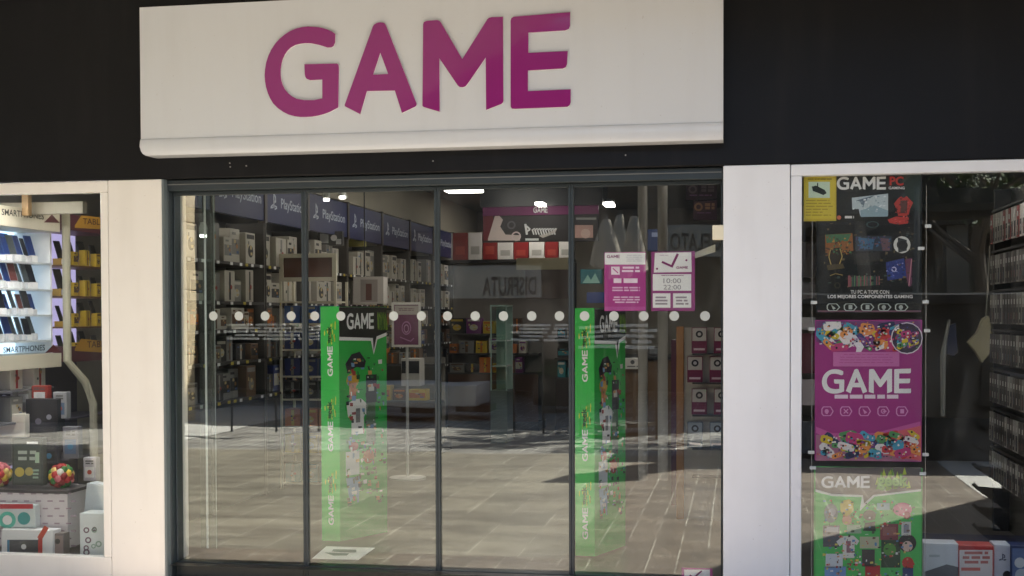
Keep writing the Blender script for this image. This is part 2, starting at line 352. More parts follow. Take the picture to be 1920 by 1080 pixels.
# white sign with rolled lower edge
sx0, sx1 = PY(263,150,SIGNY).x, PY(1356,150,SIGNY).x
szb = PY(820,277.5,SIGNY).z; sy = SIGNY
TOPZ = PY(262,14,SIGNY).z
prof = [(0.0, TOPZ), (sy, TOPZ)]
zr = PY(820,255,SIGNY).z
rc = .050; zc_ = szb+rc
prof += [(sy, zc_+rc+.012), (sy, zc_+rc)]
for k in range(1, 13):
    a = k/12*math.pi*.93; prof.append((sy-.016*math.sin(a), zc_+rc*math.cos(a)))
zl = prof[-1][1]; prof += [(sy+.03, zl-.004), (0, zl-.004)]
sign = thing('shop_sign', 'white sign panel with rolled bottom edge and magenta lettering', 'sign', ((sx0+sx1)/2, 0, zl-.004))
mb = MB(); n = len(prof)
bev = [(0, .0), ]
xs = [(sx0+.0, .0)]
# left bottom corner is rounded: shrink the lower profile near the left end
def ring(x, f):
    return [(x, y, max(z, zl-.004+f)) for y, z in prof]
cols_ = [(sx0, .055), (sx0+.006, .030), (sx0+.016, .014), (sx0+.032, .004), (sx0+.055, 0), (sx1, 0)]
for x, f in cols_: mb.v += [Vector(p) for p in ring(x, f)]
idx = mb.mi(WHITE_S)
for i in range(len(cols_)-1):
    for k in range(n-1): mb.f.append((i*n+k, i*n+k+1, (i+1)*n+k+1, (i+1)*n+k)); mb.m.append(idx)
mb.f.append(tuple(range(n))[::-1]); mb.m.append(idx); mb.f.append(tuple((len(cols_)-1)*n+k for k in range(n))); mb.m.append(idx)
pn = mb.build('sign_panel', sign, smooth=True)
try:
    pn.data.set_sharp_from_angle(angle=R(35))
except Exception: pass
for lp, q in zip('GAME', _w):
    loops = [[Vector((p.x, sy-.016, p.z)) for p in l] for l in q]
    MB().prism(loops, (0, -.015, 0), MAGENTA, RIM).build('letter', sign)

def wbox(name, lo, hi, m_, label, cat, b=.004): return one(MB().bbox(lo, hi, m_, b), name, label, cat)
# pillars
lx0, lx1 = PY(206,700,0).x, PY(306,700,0).x
rx0, rx1 = PY(1356,700,0).x, PY(1481,700,0).x
wbox('pillar', (lx0,0,GZ),(lx1,.34,ZF-.002),WHITE_L,'cream lacquered pillar between the smartphone window and the glass doors','pillar')
wbox('pillar', (rx0,0,GZ),(rx1,.34,ZF-.002),WHITE_P,'white lacquered pillar between the glass doors and the poster window','pillar')
# windows
def window(x0, x1, gx0, gx1, zt, zb, mtl, label):
    t = thing('shop_window', label, 'window', ((x0+x1)/2, .02, 0))
    y0, y1 = .003, .075
    MB().bbox((x0,y0,zt),(x1,y1,ZF-.004),mtl).build('frame_rail', t)
    MB().bbox((x0,y0,GZ),(x1,y1,zb),mtl).build('frame_rail', t)
    MB().bbox((x0,y0,zb+.001),(gx0,y1,zt-.001),mtl).build('frame_post', t)
    MB().bbox((gx1,y0,zb+.001),(x1,y1,zt-.001),mtl).build('frame_post', t)
    MB().box((gx0,.045,zb),(gx1,.053,zt),M_glass).build('glass_pane', t)
    return t
gxl = PY(191,700,.003).x; ztl = PY(100,362,.003).z; zbl = PY(100,1042,.003).z
window(-8.2, lx0-.004, -8.1, gxl, ztl, zbl, WHITE_L, 'cream framed display window with smartphone racks behind it')
gxr = PY(1503,700,.003).x; ztr = PY(1700,325,.003).z
window(rx1+.004, 5.2, gxr, 5.1, ztr, .03, WHITE_P, 'white framed display window hung with three large posters')
# joint of the mitre at the right frame's corner
wbox('pillar', (5.204,0,GZ),(5.6,.34,ZF-.002),WHITE_P,'white pillar at the far right end of the poster window','pillar')
wbox('pillar', (-9,0,GZ),(-8.204,.34,ZF-.002),WHITE_L,'cream pillar at the far left end of the smartphone window','pillar')
# door surround + leaves
ZT = PY(820,349,GL-.02).z
xl, xr = lx1+.001, rx0-.001
df = thing('door_surround', 'dark grey blue aluminium surround of the sliding doors', 'door frame', ((xl+xr)/2, .1, 0))
fi0 = PY(327,700,.11).x; fi1 = PY(1355,700,.11).x
MB().bbox((xl,.05,ZT),(xr,.22,ZF-.003),FRAME).build('header', df)
MB().bbox((xl,.05,GZ),(fi0,.22,ZT-.001),FRAME).build('jamb', df)
MB().bbox((fi1,.05,GZ),(xr,.22,ZT-.001),FRAME).build('jamb', df)
MB().box((xl+.0,.0005,GZ),(xl+.014,.049,ZF-.003),FRAME2).build('corner_trim', df)
MB().bbox((fi0+.001,.045,GZ),(fi1-.001,.24,GZ+.03),FRAME).build('threshold', df)
MB().box((xl+.01,.044,ZT+.035),(xr-.01,.0495,ZT+.04),C(120,120,118)).build('header_groove', df)
edges = [327.5, 571, 820, 1071, 1354.5]; lab = ['leftmost glass door panel beside the reflected stone pier', 'second glass door panel, in front of the taller view of the green totem', 'third glass door panel, the one without posters or totem behind it', 'rightmost glass door panel with the two magenta notices']
dots = [[400,448,497,546],[590,639,738,790],[839,891,944,997,1049],[1096,1151,1207,1264,1322]]
ST = [6.5, 7, 6.5]
for i in range(4):
    ya = GL-.02; x0 = PY(edges[i],700,ya).x; x1 = PY(edges[i+1],700,ya).x
    t = thing('glass_door', lab[i], 'glass door', ((x0+x1)/2, GL, .02), 'four glass door panels')
    s0 = .004 if i == 0 else .011; s1 = .004 if i == 3 else .011; e = .0006
    MB().bbox((x0+e,GL-.02,GZ+.032),(x0+s0+.004,GL+.02,ZT-.002),FRAME,.002).build('stile', t)
    MB().bbox((x1-s1-.004,GL-.02,GZ+.032),(x1-e,GL+.02,ZT-.002),FRAME,.002).build('stile', t)
    MB().bbox((x0+s0+.005,GL-.02,GZ+.032),(x1-s1-.005,GL+.02,.008),FRAME,.002).build('bottom_rail', t)
    MB().bbox((x0+s0+.005,GL-.02,ZT-.022),(x1-s1-.005,GL+.02,ZT-.002),FRAME,.002).build('top_rail', t)
    MB().box((x0+s0,GL-.004,.0),(x1-s1,GL+.004,ZT-.01),M_glass).build('glass_pane', t)
    for px in dots[i]:
        p = PY(px, 592.5, GL-.005); MB().tube([(p.x,GL-.0048,p.z),(p.x,GL-.0055,p.z)], .0275, DOTM, 20).build('dot_sticker', t)
def mirror_print(lo, hi): pass
# sensor and pale bracket by the right jamb
p0 = PY(1336,423,.04); p1 = PY(1357,450,.04)
one(MB().bbox((p0.x,-.0,p1.z),(p1.x,.045,p0.z),C(236,230,205),.003), 'door_sensor', 'small cream sensor box on the right door jamb beside the white pillar', 'sensor')
mb = MB(); y = .30
mb.prism([[PY(*p,y) for p in ((1302,474),(1341,458),(1341,472),(1303,484))]], (0,-.03,0), C(236,230,205))  # solid pale wedge standing in for a reflection
one(mb, 'reflection_wedge', 'pale wedge shaped bracket inside the doors, modelled in place of a reflection', 'glint')

# canopy added overhead, out of view, cut to shade the front and the paving
CZ = 3.72; hx = (CZ)*sdir.x/sdir.z; hy = (CZ)*sdir.y/sdir.z   # canopy edge to shade edge
A_ = MG(1240,1110); B_ = MG(1528,1008); C_ = MG(1862,926)
E1 = MG(185,1110); E2 = MG(190,830)
cp = [(-11.5, .6), (-11.5, E2.y+hy), (E2.x+hx, E2.y+hy), (E1.x+hx, -2.52), (A_.x+hx, -2.52), (B_.x+hx, B_.y+hy), (C_.x+hx, C_.y+hy), (12, C_.y+hy), (12, .6)]
one(MB().prism([[(x, y, CZ) for x, y in cp]], (0,0,-.09), C(200,198,190,.7)), 'sunblocker', 'flat canopy added unseen over the shopfront to shade it, wider at its right end', 'sunblocker')

# ================================================================ STREET SIDE (seen in the glass)
STONE = mat('tan_stone', (.78, .61, .38), .85, var=.22, scale=14, bump=.6, bscale=30)
q = MG(369,789); px_ = q.x; yn = q.y+.62
t = thing('stone_pier', 'tan stone pier across the square, reflected at the left jamb', 'pier', (px_-.5, q.y+.3, GZ))
for k in range(5):
    z0 = GZ+k*1.02; MB().bbox((px_-.9,q.y,z0),(px_,yn,z0+1.012),STONE,.012).build('stone_block', t)
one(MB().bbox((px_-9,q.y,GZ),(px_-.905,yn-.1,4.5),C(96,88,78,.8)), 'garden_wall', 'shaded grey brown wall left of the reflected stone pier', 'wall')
ka = MG(1492,857); kb = MG(2150,857)
t = thing('kiosk', 'dark closed kiosk reflected in the poster window behind the cords', 'kiosk', ((ka.x+kb.x)/2, ka.y-1, GZ))
MB().bbox((ka.x,ka.y-2,GZ),(kb.x,ka.y,1.62),C(34,34,38,.6),.02).build('body', t)
MB().bbox((ka.x-.1,ka.y-2.1,1.621),(kb.x+.1,ka.y+.15,1.74),C(30,32,38,.7),.02).build('counter_top', t)
for k in range(5): x = ka.x+.1+k*.62; MB().box((x,ka.y+.001,.1),(x+.5,ka.y+.02,1.3),C(46,46,50,.4)).build('shutter', t)
for x in (ka.x+.05,ka.x+1.3): MB().tube([(x,ka.y-.1,1.74),(x,ka.y-.1,2.9)],.03,C(90,90,92)).build('post', t)
MB().prism([[(ka.x-.1,ka.y-1.2,2.72),(kb.x,ka.y-1.2,2.72),(kb.x,ka.y-1.2,2.95),(ka.x-.1,ka.y-1.2,3.0)]],(0,1.3,0),C(70,66,54,.8)).build('awning', t)
DARKW = mat('dark_shop_glass', (.02, .02, .022), .25, var=.3)
ob = thing('arcade_building', 'low shaded building with dark shop windows across the square', 'building', (0, -15.2, 0))
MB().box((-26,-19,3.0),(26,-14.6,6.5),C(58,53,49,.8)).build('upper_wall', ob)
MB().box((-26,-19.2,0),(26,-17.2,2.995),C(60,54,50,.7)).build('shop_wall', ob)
for k in range(14):
    x = -22+k*3.4; MB().box((x,-17.19,.4),(x+2.5,-17.12,2.5),DARKW).build('window', ob)
for k in range(9):
    x = -24+k*6.1
    if abs(x-.5) < 2.5: x += 3
    MB().bbox((x,-15.1,0),(x+.35,-14.75,2.995),C(112,104,95,.8),.01).build('column', ob)
# sign boards
def board(pa, pb, d, txt, tx, face, ink, label, depth=.06):
    a = MY(*pa, d); b = MY(*pb, d); mb = MB()
    x0, x1 = sorted((a.x, b.x)); z0, z1 = sorted((a.z, b.z))
    mb.box((x0,-d-depth,z0),(x1,-d,z1),face)
    vs_, fs = text_tris(txt, .02); c0 = MY(*tx[0], d); c1 = MY(*tx[1], d)
    X0, X1 = sorted((c0.x, c1.x)); Z0, Z1 = sorted((c0.z, c1.z))
    mb.add([(X1-(X1-X0)*u, -d+.004, Z0+(Z1-Z0)*v) for u, v in vs_], fs, ink)
    return one(mb, 'street_sign_board', label, 'sign')
board((835,500),(1012,556),14.2,'DISFRUTA',((905,520),(1004,552)),C(176,170,160),C(12,12,12),'pale sign board reading DISFRUTA across the square, reflected in the third door')
board((1250,424),(1420,478),13.6,'GELATO',((1256,438),(1352,468)),C(150,146,138),C(12,12,12),'grey sign board reading GELATO across the square, reflected above the notices')
# stone bench
BST = mat('bench_stone', (.60,.58,.55), .8, var=.12, scale=5, bump=.3, bscale=20)
a = MG(585,806); b_ = MG(895,790); zt = (MY(895,750,-b_.y).z)
t = thing('stone_bench', 'long pale stone bench in the square, reflected low in the second and third doors', 'bench', ((a.x+b_.x)/2, b_.y, 0))
MB().bbox((a.x,b_.y-1.0,.10),(b_.x,b_.y,.44),BST,.015).build('seat', t)
for f in (.06, .5, .94):
    x = a.x+(b_.x-a.x)*f; MB().box((x-.25,b_.y-.8,0),(x+.25,b_.y-.25,.099),K).build('foot', t)
# planter
a = MG(1000,772); b_ = MG(1100,775)
t = thing('street_planter', 'dark planter box with low shrubs, reflected left of the right hand totem', 'planter', ((a.x+b_.x)/2, a.y, 0))
MB().bbox((a.x,a.y-.7,0),(b_.x,a.y,.46),C(40,38,38),.01).build('tub', t)
mb = MB()
for k in range(900):
    x = random.uniform(a.x+.03,b_.x-.03); y = a.y-.35+random.uniform(-.3,.3); z = .46+abs(random.gauss(0,.09))
    d_ = Vector((random.gauss(0,1),random.gauss(0,1),random.gauss(0,1))).normalized()*.03; e_ = d_.cross(Vector((.3,.5,.8))).normalized()*.012
    c = Vector((x,y,z)); mb.add([c-d_,c+e_,c+d_,c-e_],[(0,1,2,3)],C(60,84,40) if k % 3 else C(92,110,60))
mb.build('shrub', t)
# folded parasols
def parasol(px, pyt, pyb, d, wpx, label):
    top = MY(px,pyt,d); bot = MY(px,pyb,d); x, y = top.x, top.y; r = wpx/2*(d+D)/FPX; mb = MB(); n_ = 24
    hgt = top.z-bot.z; t = thing('folded_parasol', label, 'parasol', (x,y,0), 'folded cafe parasols')
    vs_ = []; fs = []; rows = 8
    for i in range(rows+1):
        f = i/rows; rr = (.05+ (r-.05)*f**.8)
        for k in range(n_):
            a = 2*math.pi*k/n_; q = rr*(1+.22*math.cos(a*8)*min(1,f*2)); vs_.append((x+q*math.cos(a),y+q*math.sin(a),top.z-hgt*f+ .03*math.cos(a*8)*(i == rows)))
    for i in range(rows):
        for k in range(n_): fs.append((i*n_+k,i*n_+(k+1) % n_,(i+1)*n_+(k+1) % n_,(i+1)*n_+k))
    mb.add(vs_, fs, C(170,160,146,.8)); mb.build('canopy_cloth', t, smooth=True)
    MB().tube([(x,y,.05),(x,y,top.z+.06)],.022,C(90,88,85)).build('pole', t)
    MB().lathe((x,y,0),[(.28,0),(.28,.05),(.05,.07)],C(110,108,104)).build('base', t)
parasol(1136,412,500,9.5,52,'folded beige parasol reflected left above the magenta notice')
parasol(1160,404,520,11.5,44,'folded beige parasol reflected directly above the magenta notice')
parasol(1188,408,510,10.0,46,'folded beige parasol reflected right above the magenta notice')
# slatted screens lit by sun
def screen(x0,x1,y0,y1,d,label):
    a = MY(x0,y0,d); b = MY(x1,y1,d); t = thing('slatted_screen', label, 'screen', ((a.x+b.x)/2,-d,0), 'white slatted screens round the terrace')
    X0, X1 = sorted((a.x,b.x)); Z0, Z1 = sorted((a.z,b.z)); hz = (Z1-Z0)/5; mb = MB()
    for r in range(5):
        x = X0+(r % 2)*.12
        while x < X1-.05:
            L = min(random.uniform(.25,.6), X1-x); mb.box((x,-d-.05,Z0+r*hz),(x+L,-d,Z0+(r+.55)*hz),W); x += L+.07
    mb.build('slats', t)
    for f in (.02,.5,.98):
        x = X0+(X1-X0)*f; MB().tube([(x,-d-.08,GZ),(x,-d-.08,Z1)],.016,C(48,50,52)).build('post', t)
screen(425,598,605,638,9.5,'white slatted terrace screen reflected in the leftmost door')
screen(958,1072,606,640,9.8,'white slatted terrace screen reflected in the third door below the dots')
screen(1085,1232,604,655,9.2,'white slatted terrace screen reflected below the magenta notices')
# pennant added out of view, outlined so its shadow crosses the paving
SH = [(1352,856),(1250,866),(1180,872),(1120,884),(1072,890),(1010,905),(1068,906),(1130,905),(1200,902),(1212,890),(1290,880),(1352,872)]
hz_ = 4.6; mb = MB(); mb.prism([[MG(*p_)+sdir*(hz_/sdir.z) for p_ in SH]], (0,0,.012), C(150,60,50,.8))
one(mb, 'shadow_sheet', 'unseen added shadow pennant strung high over the square', 'caster')
# trees
BARK = mat('bark', (.16,.12,.09), .9, var=.3, scale=12, bump=.8); 
def tree(x, y, h, cr, label, seed, zc):
    rd = random.Random(seed); t = thing('tree', label, 'tree', (x,y,0), 'trees in the square')
    mb = MB(); mb.tube([(x,y,0),(x+.03,y+.02,h*.3),(x-.04,y,h*.55),(x+.05,y+.05,h*.8)],[.13,.10,.08,.03],BARK,10)
    for k in range(9):
        a = rd.uniform(0,6.28); z = rd.uniform(h*.45,h*.7); mb.tube([(x,y,z),(x+cr*.4*math.cos(a),y+cr*.4*math.sin(a),z+.4),(x+cr*.8*math.cos(a),y+cr*.8*math.sin(a),z+.9)],[.045,.03,.012],BARK,6)
    mb.build('trunk', t); mb = MB(); G1, G2, G3 = C(58,82,34,.6), C(84,104,44,.6), C(104,110,52,.6)
    cl = [(Vector((x+rd.uniform(-1,1)*cr*.8,y+rd.uniform(-1,1)*cr*.8,zc+rd.uniform(-.75,.75)*cr)), rd.uniform(.25,.5)*cr*.7) for _ in range(26)]
    for c, r in cl:
        for k in range(170):
            v = Vector((rd.gauss(0,1),rd.gauss(0,1),rd.gauss(0,1))).normalized()*r*rd.random()**.4
            d_ = Vector((rd.gauss(0,1),rd.gauss(0,1),rd.gauss(0,1))).normalized()*.07; e_ = d_.cross(Vector((rd.random(),.5,.8))).normalized()*.035
            q = c+v; mb.add([q-d_,q+e_,q+d_,q-e_],[(0,1,2,3)],rd.choice((G1,G1,G2,G3)))
    mb.build('crown', t)
tree(3.3,-11.2,4.6,1.5,'leafy street tree reflected at the top of the poster window',3,4.2)
tree(1.9,-13.2,6.5,1.7,'taller street tree farther back in the square',5,5.6)

# ================================================================ INTERIOR
def lit_panel(lo, hi, label, s=9.0):
    t = thing('ceiling_light', label, 'ceiling light', ((lo[0]+hi[0])/2,(lo[1]+hi[1])/2,lo[2]), 'lit ceiling lights in the shop')
    e = .03; MB().box((lo[0]-e,lo[1]-e,lo[2]+.004),(hi[0]+e,hi[1]+e,hi[2]),W).build('housing', t)
    MB().box((lo[0],lo[1],lo[2]),(hi[0],hi[1],lo[2]+.003),LAMP).build('diffuser', t)
LAMP = emat('lamp_diffuser', (1,.95,.86), 2.6)
for (x, y, l) in ((-2.6,3.2,'over the blue signed shelves near the doors'),(-2.6,7.2,'over the far blue signed shelves'),(-.3,4.2,'over the right hand aisle near the doors'),(-.3,7.0,'in front of the counter at the back'),(-4.7,1.6,'over the smartphone racks'),(-2.7,9.6,'in front of the red and white boxes'),(-2.6,5.2,'over the middle of the aisle'),(3.2,4.2,'above the accessory rack in the poster window')):
    lit_panel((x-.3,y-.3,3.06),(x+.3,y+.3,3.098),'square lit ceiling light '+l)
def P2(px,py,Z): return PY(px,py,Z-D)
FILL = emat('fill_diffuser', (.95,.97,1), 9.0); FILL_BRIGHT = emat('fill_diffuser_bright', (1,.98,.95), 20.0)  # for hidden strips added to brighten the two window displays
t = thing('fill_strip','hidden strip light added to brighten the left window display','strip light',(-5,.42,2.3)); MB().box((-6.3,.36,2.305),(-3.95,.46,2.33),W).build('housing', t); MB().box((-6.28,.375,2.30),(-3.97,.445,2.304),FILL_BRIGHT).build('diffuser', t)
t = thing('fill_strip','hidden strip light added to brighten the poster window display','strip light',(2.6,.42,2.36)); MB().box((1.2,.26,2.365),(4.2,.36,2.39),W).build('housing', t); MB().box((1.22,.275,2.36),(4.18,.345,2.364),FILL).build('diffuser', t)
# --- left wall: shelving under blue sign panels
XB = -3.9
def wallhit(px,py): return PX(px,py,XB)
bx = [312,398,497,577,652,716,768,812,850]
NAVY = C(16,28,84,.5)
SILV = C(190,198,215)
def logo(art, cx, cy, s, sk, m_):      # upright stroke with a lying curl
    art.poly([(cx-.12*s,cy-s*1.0),(cx+.12*s,cy-s*.95),(cx+.12*s,cy+s*.55),(cx-.12*s,cy+s*.45)], m_, 2)
    art.poly([(cx+.16*s,cy-s*.95),(cx+.55*s,cy-s*.6),(cx+.6*s,cy-s*.1),(cx+.2*s,cy+s*.05),(cx+.2*s,cy-s*.2),(cx+.38*s,cy-s*.3),(cx+.34*s,cy-s*.52),(cx+.16*s,cy-s*.66)], m_, 2)
    art.poly([(cx-.2*s,cy+s*.1),(cx-.85*s,cy+s*.4),(cx-.9*s,cy+s*.62),(cx-.2*s,cy+s*.55),(cx-.2*s,cy+s*.4),(cx-.55*s,cy+s*.45),(cx-.2*s,cy+s*.3)], m_, 2)
    art.poly([(cx+.2*s,cy+s*.2),(cx+.8*s,cy+s*.28),(cx+.85*s,cy+s*.5),(cx+.2*s,cy+s*.7),(cx+.2*s,cy+s*.55),(cx+.55*s,cy+s*.42),(cx+.2*s,cy+s*.36)], m_, 2)
nth = ['first','second','third','fourth','fifth','sixth','seventh','eighth','ninth','tenth','eleventh','twelfth']
ranges0 = wallhit(312,400).y
def blin(px): return 395+(px-405)*.14
def tlin(px): return 353+(px-405)*.148
for i in range(len(bx)-1):
    a, b = bx[i], bx[i+1]; ya = wallhit(a,400).y; yb = wallhit(b,400).y; g = .03
    z0 = 2.30; z1 = 2.64
    t = thing('wall_sign', 'dark blue illuminated sign panel above the left shelves, %s from the front' % nth[i], 'sign', (XB-.03,(ya+yb)/2,z0), 'blue sign panels above the left shelves')
    MB().box((XB-.05,ya+g,z0),(XB,yb-g,z1),NAVY if i != 0 else C(18,32,92,.5)).build('panel', t)
    MB().box((XB-.05,yb-g+.004,z0-.02),(XB+.012,yb+g-.004,z1+.02),C(70,62,56)).build('divider', t)
    mb = MB(); H_ = z1-z0; Lh = yb-ya-2*g
    art = Art(mb, lambda u, v, ya=ya: Vector((XB, ya+g+u, z1-v)), (1,0,0))
    logo(art, .17*Lh, H_*.50, H_*.26, 0, SILV); mb.build('emblem', t); mb = MB(); art.mb = mb
    art.text('PlayStation', .34*Lh, H_*.34, .94*Lh, H_*.68, SILV, 2, .012)
    mb.build('lettering', t)
one(MB().box((XB-.4,ranges0,2.67),(XB-.06,11.98,3.098),C(176,168,150,.8)), 'upper_wall', 'pale wall strip between the blue signs and the ceiling', 'wall')
# shelving
SHZ = [.85,1.15,1.40,1.62,1.93]
CABK = C(44,42,42)
ranges = [wallhit(p_,400).y for p_ in bx]
def package(size, base, acc, ax, seed, bn='white'):
    """a box whose printed face looks along ax ('x' or '-y'); base centre at origin"""
    rd = random.Random(seed); d, wd, h = size; mb = MB()
    if ax == 'x':
        mb.bbox((-d,-wd/2,0),(0,wd/2,h),base,.003); hit = lambda u, v: Vector((0,-wd/2+u*wd,h-v*h)); n_ = (1,0,0)
    else:
        mb.bbox((-wd/2,0,0),(wd/2,d,h),base,.003); hit = lambda u, v: Vector((-wd/2+u*wd,0,h-v*h)); n_ = (0,-1,0)
    art = Art(mb, hit, n_); st = rd.randint(0,3)
    if st == 0: art.rect(.1,.06,.9,.2,acc,1).disc(.5,.6,.28,acc,1,ry=.2)
    elif st == 1: art.rect(.42,.05,.6,.95,acc,1)
    elif st == 2: art.poly([(.04,.5),(.96,.3),(.96,.96),(.04,.96)],acc,1).rect(.15,.1,.7,.2,acc,1)
    else: art.rect(.06,.3,.94,.75,acc,1).rect(.2,.1,.6,.18,acc,1)
    pal_ = [(150,50,44),(60,90,140),(190,170,120),(60,60,60),(110,130,110),(170,120,70)]
    for q_ in range(3):
        x = rd.uniform(.1,.7); y = rd.uniform(.15,.75); art.rect(x,y,x+rd.uniform(.08,.22),y+rd.uniform(.04,.14),C(*rd.choice(pal_)),2)
    art.disc(rd.uniform(.3,.7),rd.uniform(.3,.7),.1,C(*rd.choice(pal_)),2.4,ry=.07)
    art.words(.12,.8,.88,.93,C(225,225,220) if sum(COLN[bn]) < 400 else K,3,1,seed)
    return mb
COLN = {'white':(186,180,168),'black':(26,26,28),'navy':(30,48,110),'red':(150,28,30),'grey':(128,126,122),'teal':(40,120,130),'orange':(196,110,36),'yellow':(200,168,48),'purple':(110,40,110),'brown':(96,70,48),'green':(50,120,60),'blue':(50,100,180)}
protos = {}
def place(kind, size, base, acc, ax, loc, label, cat, group, name, seed=0):
    key = (kind, size, base, acc, ax, seed % 4)
    if key not in protos:
        mb = package(size, C(*COLN[base]), C(*COLN[acc]), ax, seed % 4, base); o = mb.build(name, fixed=(0,0,0)); protos[key] = o; o.location = loc
    else:
        o = protos[key].copy(); col.objects.link(o); o.location = loc
    return tag(o, label, cat, group)
rdm = random.Random(11)
for i in range(len(ranges)-1):
    ya, yb = ranges[i], ranges[i+1]
    t = thing('shelf_unit', 'dark wall shelving under the %s blue sign from the front' % nth[i], 'shelving', (XB-.17,(ya+yb)/2,0), 'shelving units along the left wall')
    MB().box((XB-.36,ya+.01,0),(XB-.34,yb-.01,2.29),C(150,146,140)).build('back_panel', t)
    for yy in (ya+.01, yb-.03): MB().box((XB-.339,yy,0),(XB-.002,yy+.02,2.28),C(70,66,62)).build('upright', t)
    for z in SHZ:
        MB().box((XB-.338,ya+.032,z-.02),(XB,yb-.032,z),C(58,55,52)).build('shelf', t)
        yy = ya+.07
        while yy < yb-.12:
            MB().box((XB+.001,yy,z-.026),(XB+.003,yy+.05,z-.002),W if rdm.random() < .7 else C(200,180,60)).build('price_tag', t); yy += rdm.choice((.12,.19,.26))
    MB().box((XB-.335,ya+.033,.02),(XB-.01,yb-.033,.80),C(26,26,28,.5)).build('cabinet', t)
    for si, z in enumerate(SHZ):
        si += 2
        hmax = (SHZ[si-1] if si-1 < len(SHZ) else 2.28)-z-.04
        cnt = 0
        y = ya+.06
        while y < yb-.2:
            if si >= 5: base, acc = rdm.choice([('white','black'),('white','black'),('white','grey'),('grey','white')]); wd = rdm.uniform(.16,.24)
            elif si == 4: base, acc = rdm.choice([('grey','black'),('white','brown'),('brown','orange')]); wd = rdm.uniform(.1,.16)
            elif si == 3: base, acc = rdm.choice([('black','white'),('navy','white'),('grey','brown'),('brown','black')]); wd = rdm.uniform(.12,.2)
            else: base, acc = rdm.choice([('navy','white'),('black','grey'),('black','navy'),('grey','black'),('brown','grey')]); wd = rdm.uniform(.14,.22)
            wd = round(wd*25)/25; h = round(hmax*rdm.choice((.62,.8,.88,.95)),2)
            if y+wd > yb-.04: break
            place('pk',(.24,wd,h),base,acc,'x',(XB-rdm.uniform(.01,.08),y+wd/2,z+.001),'%s box, %s print, left wall under %s blue sign, %s shelf, %s along' % (base,acc,nth[i],['','','lowest','second lowest','middle','second highest','top'][si],nth[min(cnt,11)]),'box','product boxes on the left wall shelves','product_box',rdm.randint(0,3))
            y += wd+.02; cnt += 1
# --- smartphone racks in left window
XS = -4.86
SHX = lambda px,py: PX(px,py,XS)
GLOW = emat('rack_backlight', (.55,.78,1), .38, (.6,.7,.8)); GLOW2 = emat('rack_backlight_lilac', (.62,.55,.95), .16, (.5,.5,.7)); LILAC = C(150,142,185); GLOW3 = emat('rack_backlight_dim', (.6,.54,.85), .11, (.45,.44,.55))
CREAM = C(214,206,186); GOLD = C(196,146,52)
def rack(pxa, pxb, py_top, py_mid, label, glow, hdr, txt, txtm, tx, group):
    a = SHX(pxa,400).y; b = SHX(pxb,400).y; zt = SHX(pxa,py_top).z; zb = SHX(pxa,py_mid).z
    t = thing('display_rack', label, 'display rack', (XS-.2,(a+b)/2,0), group)
    MB().box((XS-.36,a,0),(XS-.34,b,zt-.02),glow).build('back_panel', t)
    MB().box((XS-.33,a,zt-.13),(XS,b,zt),hdr).build('header', t)
    MB().box((XS-.33,a,zb-.11),(XS,b,zb),hdr).build('lower_band', t)
    return t, a, b, zt, zb
# main phone rack
yA, yB = SHX(-130,400).y, SHX(112,400).y
zT, zB = SHX(0,384).z, SHX(0,668).z
t = thing('display_rack', 'cream rack of smartphones with blue lit back, behind the left window', 'display rack', (XS-.2,(yA+yB)/2,0))
MB().box((XS-.36,yA,zB),(XS-.34,yB,zT-.02),GLOW).build('back_panel', t)
MB().box((XS-.36,yA,0),(XS-.34,yB,zB-.001),GLOW3).build('lower_panel', t)
rz0 = SHX(0,486).z
hd = MB().box((XS-.33,yA,zT-.135),(XS,yB,zT),CREAM); A1 = Art(hd, SHX, (1,0,0))
A1.text('SMARTPHONES',3,391,82,403,K,1,.012,skew=9).poly([(82,417),(97,402),(112,418)],C(96,30,40),1)
hd.build('header', t)
lb = MB().box((XS-.33,yA,zB-.10),(XS,yB,zB+.0),CREAM); A1 = Art(lb, SHX, (1,0,0))
A1.text('SMARTPHONES',6,651,84,662,K,1,.012,skew=-5).poly([(84,662),(100,646),(113,659)],C(96,30,40),1)
lb.build('lower_band', t)
mb = MB().box((XS-.338,yA+.02,rz0+.03),(XS-.33,yB-.14,zT-.15),C(60,120,215)); mb.box((XS-.329,yA+.3,rz0+.03),(XS-.325,yB-.34,rz0+.17),C(30,70,160)); mb.build('blue_picture', t)
MB().box((XS-.335,yB-.05,zB+.002),(XS-.05,yB-.03,zT-.14),W).build('side_panel', t)
rz = [SHX(0,y_).z for y_ in (486,539,590,641)]
for z in rz: MB().box((XS-.338,yA,z-.012),(XS-.03,yB-.055,z),C(205,208,210)).build('shelf', t)
for z in (.25,.5,.78,1.0): MB().box((XS-.338,yA,z-.012),(XS-.03,yB-.055,z),C(120,118,122)).build('shelf', t)
MB().tube([(XS+.02,yB+.05,zT+.02),(XS+.02,yB+.05,1.18),(XS+.10,yB+.16,1.02),(XS+.14,yB+.2,.85),(XS+.14,yB+.2,0)],.03,C(176,172,152),10).build('bent_post', t)
